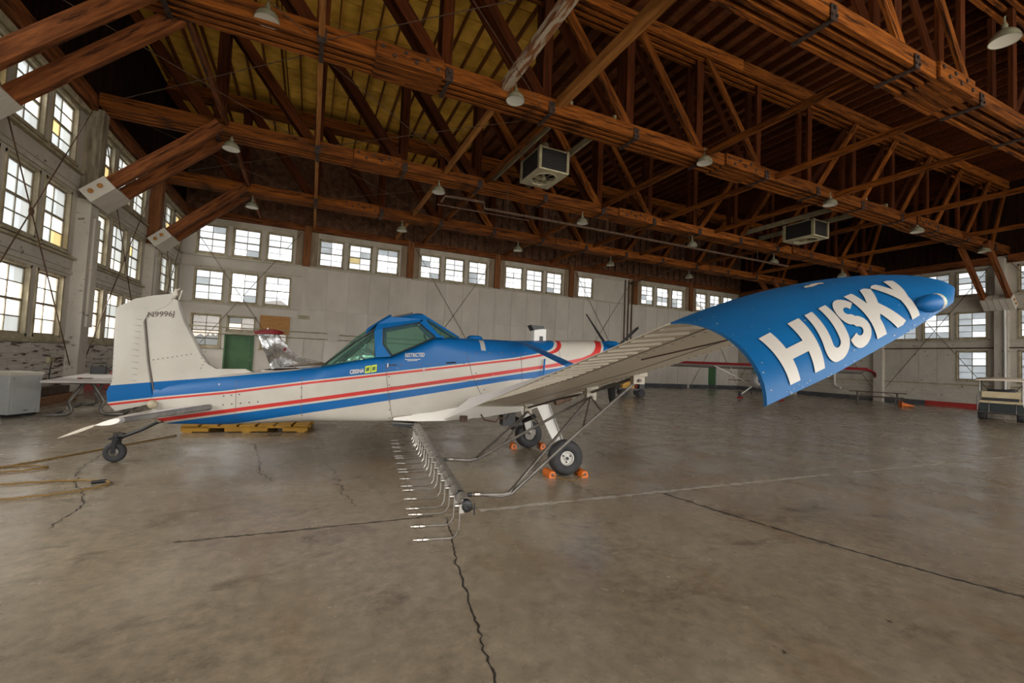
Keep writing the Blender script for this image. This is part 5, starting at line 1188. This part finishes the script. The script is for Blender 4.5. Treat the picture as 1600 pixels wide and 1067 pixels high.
# ---- polished silver aeroplane behind, only its tail shows past the blue canopy
t = thing('silver_aeroplane', 'polished silver aeroplane with red fin cap parked behind the spray plane', 'aeroplane', (-1.45, 14.75, 0), HD)
def sring(x, zb, zt, hw, n=24): return [V((x, hw * math.cos(2 * PI * j / n), (zb + zt) / 2 + (zt - zb) / 2 * math.sin(2 * PI * j / n))) for j in range(n)]
MB().loft([sring(*q) for q in ((.25, .86, 1.02, .03), (.6, .78, 1.10, .12), (1.5, .66, 1.16, .26), (2.6, .55, 1.24, .42), (3.4, .52, 1.34, .50), (4.6, .56, 1.48, .52), (5.4, .62, 1.48, .50), (6.1, .75, 1.45, .40), (6.3, .85, 1.35, .25))]).build('fuselage', polish, t, 60)
fn = [(.03, 2.07), (.48, 1.02), (2.3, 1.16), (1.91, 1.27), (1.37, 1.37), (1.09, 1.51), (.87, 1.69), (.61, 1.98), (.54, 2.10)]
MB().lens(fn, lambda u, v, d: V((u, d, v)), .06, .015, .85).build('fin', polish, t, 50)
MB().lens([(-.02, 2.03), (-.06, 2.10), (.20, 2.18), (.46, 2.20), (.66, 2.16), (.76, 2.10), (.60, 2.05)], lambda u, v, d: V((u, d, v)), .06, .02, .8).build('fin_cap', redd, t, 50)
MB().lathe([(.03, 0), (.03, .04), (.0, .07)], 10, (.30, 0, 2.17)).build('tail_light', whiteb, t)
MB().tube([(.27, -.055, 1.95), (.72, -.06, 1.12)], .012, 6).build('rudder_hinge', steel, t)
MB().obox((.80, -.075, 1.63), (.035, 0, .03), (0, .004, 0), (.02, 0, -.03)).build('red_emblem', redd, t)
for sg in (1, -1): slab([V((1.0, sg * .08, 1.0)), V((.75, sg * 1.5, 1.0)), V((.2, sg * 1.5, 1.0)), V((.12, sg * .08, 1.0))], .07, .04, 'tailplane', polish, t)
for k in range(3): MB().obox((2.2 + .17 * k, -.385 - .03 * k, 1.06), (.05, -.012, 0), (0, .004, 0), (0, 0, .05)).build('side_mark', redd, t)
MB().loft([[V((x, y, z)) for x, z in ((3.0, 1.47), (3.2, 1.40), (4.3, 1.42), (4.6, 1.48), (4.3, 1.56), (3.4, 1.56))] for y in (-4.6, -4.4, 0, 4.4, 4.6)]).build('wing', polish, t, 40)
for sg in (1, -1):
    MB().tube([V((4.2, sg * .35, .70)), V((4.25, sg * .95, .28))], .04, 8).build('gear_leg', polish, t); MB().lathe([(.09, -.07), (.18, -.08), (.22, -.03), (.22, .03), (.18, .08), (.09, .07)], 20, V((4.25, sg * 1.02, .22)), (0, 1, 0)).build('wheel', rubber, t, 40)
    MB().lathe([(.0, -.06), (.09, -.06), (.09, .06), (.0, .06)], 14, V((4.25, sg * 1.02, .22)), (0, 1, 0)).build('hub', steel, t)
MB().lathe([(.05, -.03), (.10, -.035), (.12, 0), (.10, .035), (.05, .03)], 16, (.35, 0, .12), (0, 1, 0)).build('tail_wheel', rubber, t, 40); MB().tube([(.35, .05, .12), (.38, .03, .3), (.85, 0, .72)], .02, 8).build('tail_spring', steel, t)
# ---- red winged aeroplane beyond, nose towards the viewer
wd = V((.671, -.742, 0)); t = thing('red_winged_aeroplane', 'white high-wing aeroplane with red leading edge and red tip by the right wall', 'aeroplane', (25.04, 18.66, 0), math.atan2(-.671, -.742))
# local x = nose, y = left; right wing end points to +wd
rows = []; rowr = []
prof = [(.55, 0), (.50, .07), (.30, .12), (-.2, .10), (-.85, .0), (-.2, -.05), (.30, -.08), (.50, -.06)]
for y in (-5.2, -4.9, -2, 0, 2, 4.9, 5.2):
    k = 1 if abs(y) < 5 else .8; rows.append([V((x * k, y, 1.93 + z * k + .2 * x)) for x, z in prof])
MB().loft(rows).build('wing', whiteb, t, 40)
MB().loft([[V((x, y, 1.93 + z + .2 * x)) for x, z in ((.57, .0), (.52, .085), (.28, .135), (.28, .11), (.48, .05), (.50, -.07), (.55, -.06))] for y in (-5.22, 0, 5.22)]).build('red_leading_edge', redd, t, 30)
for sg in (1, -1):
    MB().loft([[V((x * k, sg * y, 2.0 + z * k + dz)) for x, z in prof] for y, k, dz in ((5.18, .92, 0), (5.45, .80, -.04), (5.68, .5, -.16), (5.72, .3, -.36), (5.66, .2, -.42))]).build('wing_tip', redd, t, 50)
    MB().tube([V((.2, sg * 2.6, 1.95)), V((.15, sg * .45, .85))], .035, 8).build('wing_strut', whiteb, t); MB().tube([V((-.3, sg * 2.6, 1.95)), V((-.05, sg * .45, .85))], .03, 8).build('wing_strut', whiteb, t)
    MB().tube([V((.5, sg * .42, .72)), V((.5, sg * 1.0, .24))], .035, 8).build('gear_leg', whiteb, t); MB().tube([V((-.05, sg * .42, .72)), V((.45, sg * .98, .26))], .025, 8).build('gear_brace', whiteb, t)
    MB().lathe([(.08, -.07), (.17, -.08), (.21, -.03), (.21, .03), (.17, .08), (.08, .07)], 20, V((.5, sg * 1.06, .21)), (0, 1, 0)).build('wheel', rubber, t, 40); MB().lathe([(.0, -.06), (.09, -.06), (.09, .06), (.0, .06)], 14, V((.5, sg * 1.06, .21)), (0, 1, 0)).build('hub', redd, t)
    MB().tube([V((.1, sg * 1.55, 1.95)), V((.1, sg * 1.55, 1.65))], .02, 6).build('pitot_tube', whiteb, t)
MB().loft([sring(*q) for q in ((1.75, .95, 1.35, .25), (1.6, .78, 1.48, .42), (.7, .66, 1.55, .48), (.3, .62, 1.95, .50), (-.8, .62, 1.95, .48), (-1.8, .70, 1.5, .34), (-4.6, .86, 1.08, .06))]).build('fuselage', whiteb, t, 50)
MB().lathe([(.22, 0), (.18, .12), (.0, .22)], 18, (1.75, 0, 1.15), (1, 0, 0)).build('spinner', redd, t, 50)
for sg in (1, -1): MB().loft([[V((1.8 + a * .02 * sg, sg * r * .3, 1.15 + sg * r * .9 + a * .05)) for a in (-1, 0, 1)] + [V((1.83, sg * r * .3, 1.15 + sg * r * .9))] for r in (.15, .5, .95)]).build('propeller_blade', black, t)
MB().loft([[V((.72, y, 1.5)), V((.35, y * .9, 1.93))] for y in (-.42, 0, .42)], closed=False).build('windscreen', glass, t)
MB().lens([(-4.7, .95), (-3.9, 1.05), (-4.3, 1.75), (-4.6, 1.85), (-4.85, 1.75)], lambda u, v, d: V((u, d, v)), .04, .01, .85).build('fin', whiteb, t)
for sg in (1, -1): slab([V((-3.9, sg * .06, 1.0)), V((-4.1, sg * 1.5, 1.0)), V((-4.6, sg * 1.5, 1.0)), V((-4.6, sg * .06, 1.0))], .06, .04, 'tailplane', redd, t)
MB().lathe([(.04, -.03), (.10, -.03), (.12, 0), (.10, .03), (.04, .03)], 14, (-4.7, 0, .12), (0, 1, 0)).build('tail_wheel', rubber, t); MB().tube([(-4.7, .04, .12), (-4.7, .04, .3), (-4.3, 0, .9)], .02, 8).build('tail_spring', steel, t)
for sg in (-1, 1):
    q = t.location + Matrix.Rotation(t.rotation_euler.z, 3, 'Z') @ V((.78, sg * 1.06, 0))
    c_ = thing('wheel_chock', 'small red chock ahead of the %s wheel of the red winged aeroplane' % ('left' if sg > 0 else 'right'), 'chock', q, t.rotation_euler.z, 'red chocks'); MB().prism([(-.06, 0), (.06, 0), (.0, .10)], lambda u, v, d: V((u, d, v)), -.16, .16).build('chock_block', redd, c_)
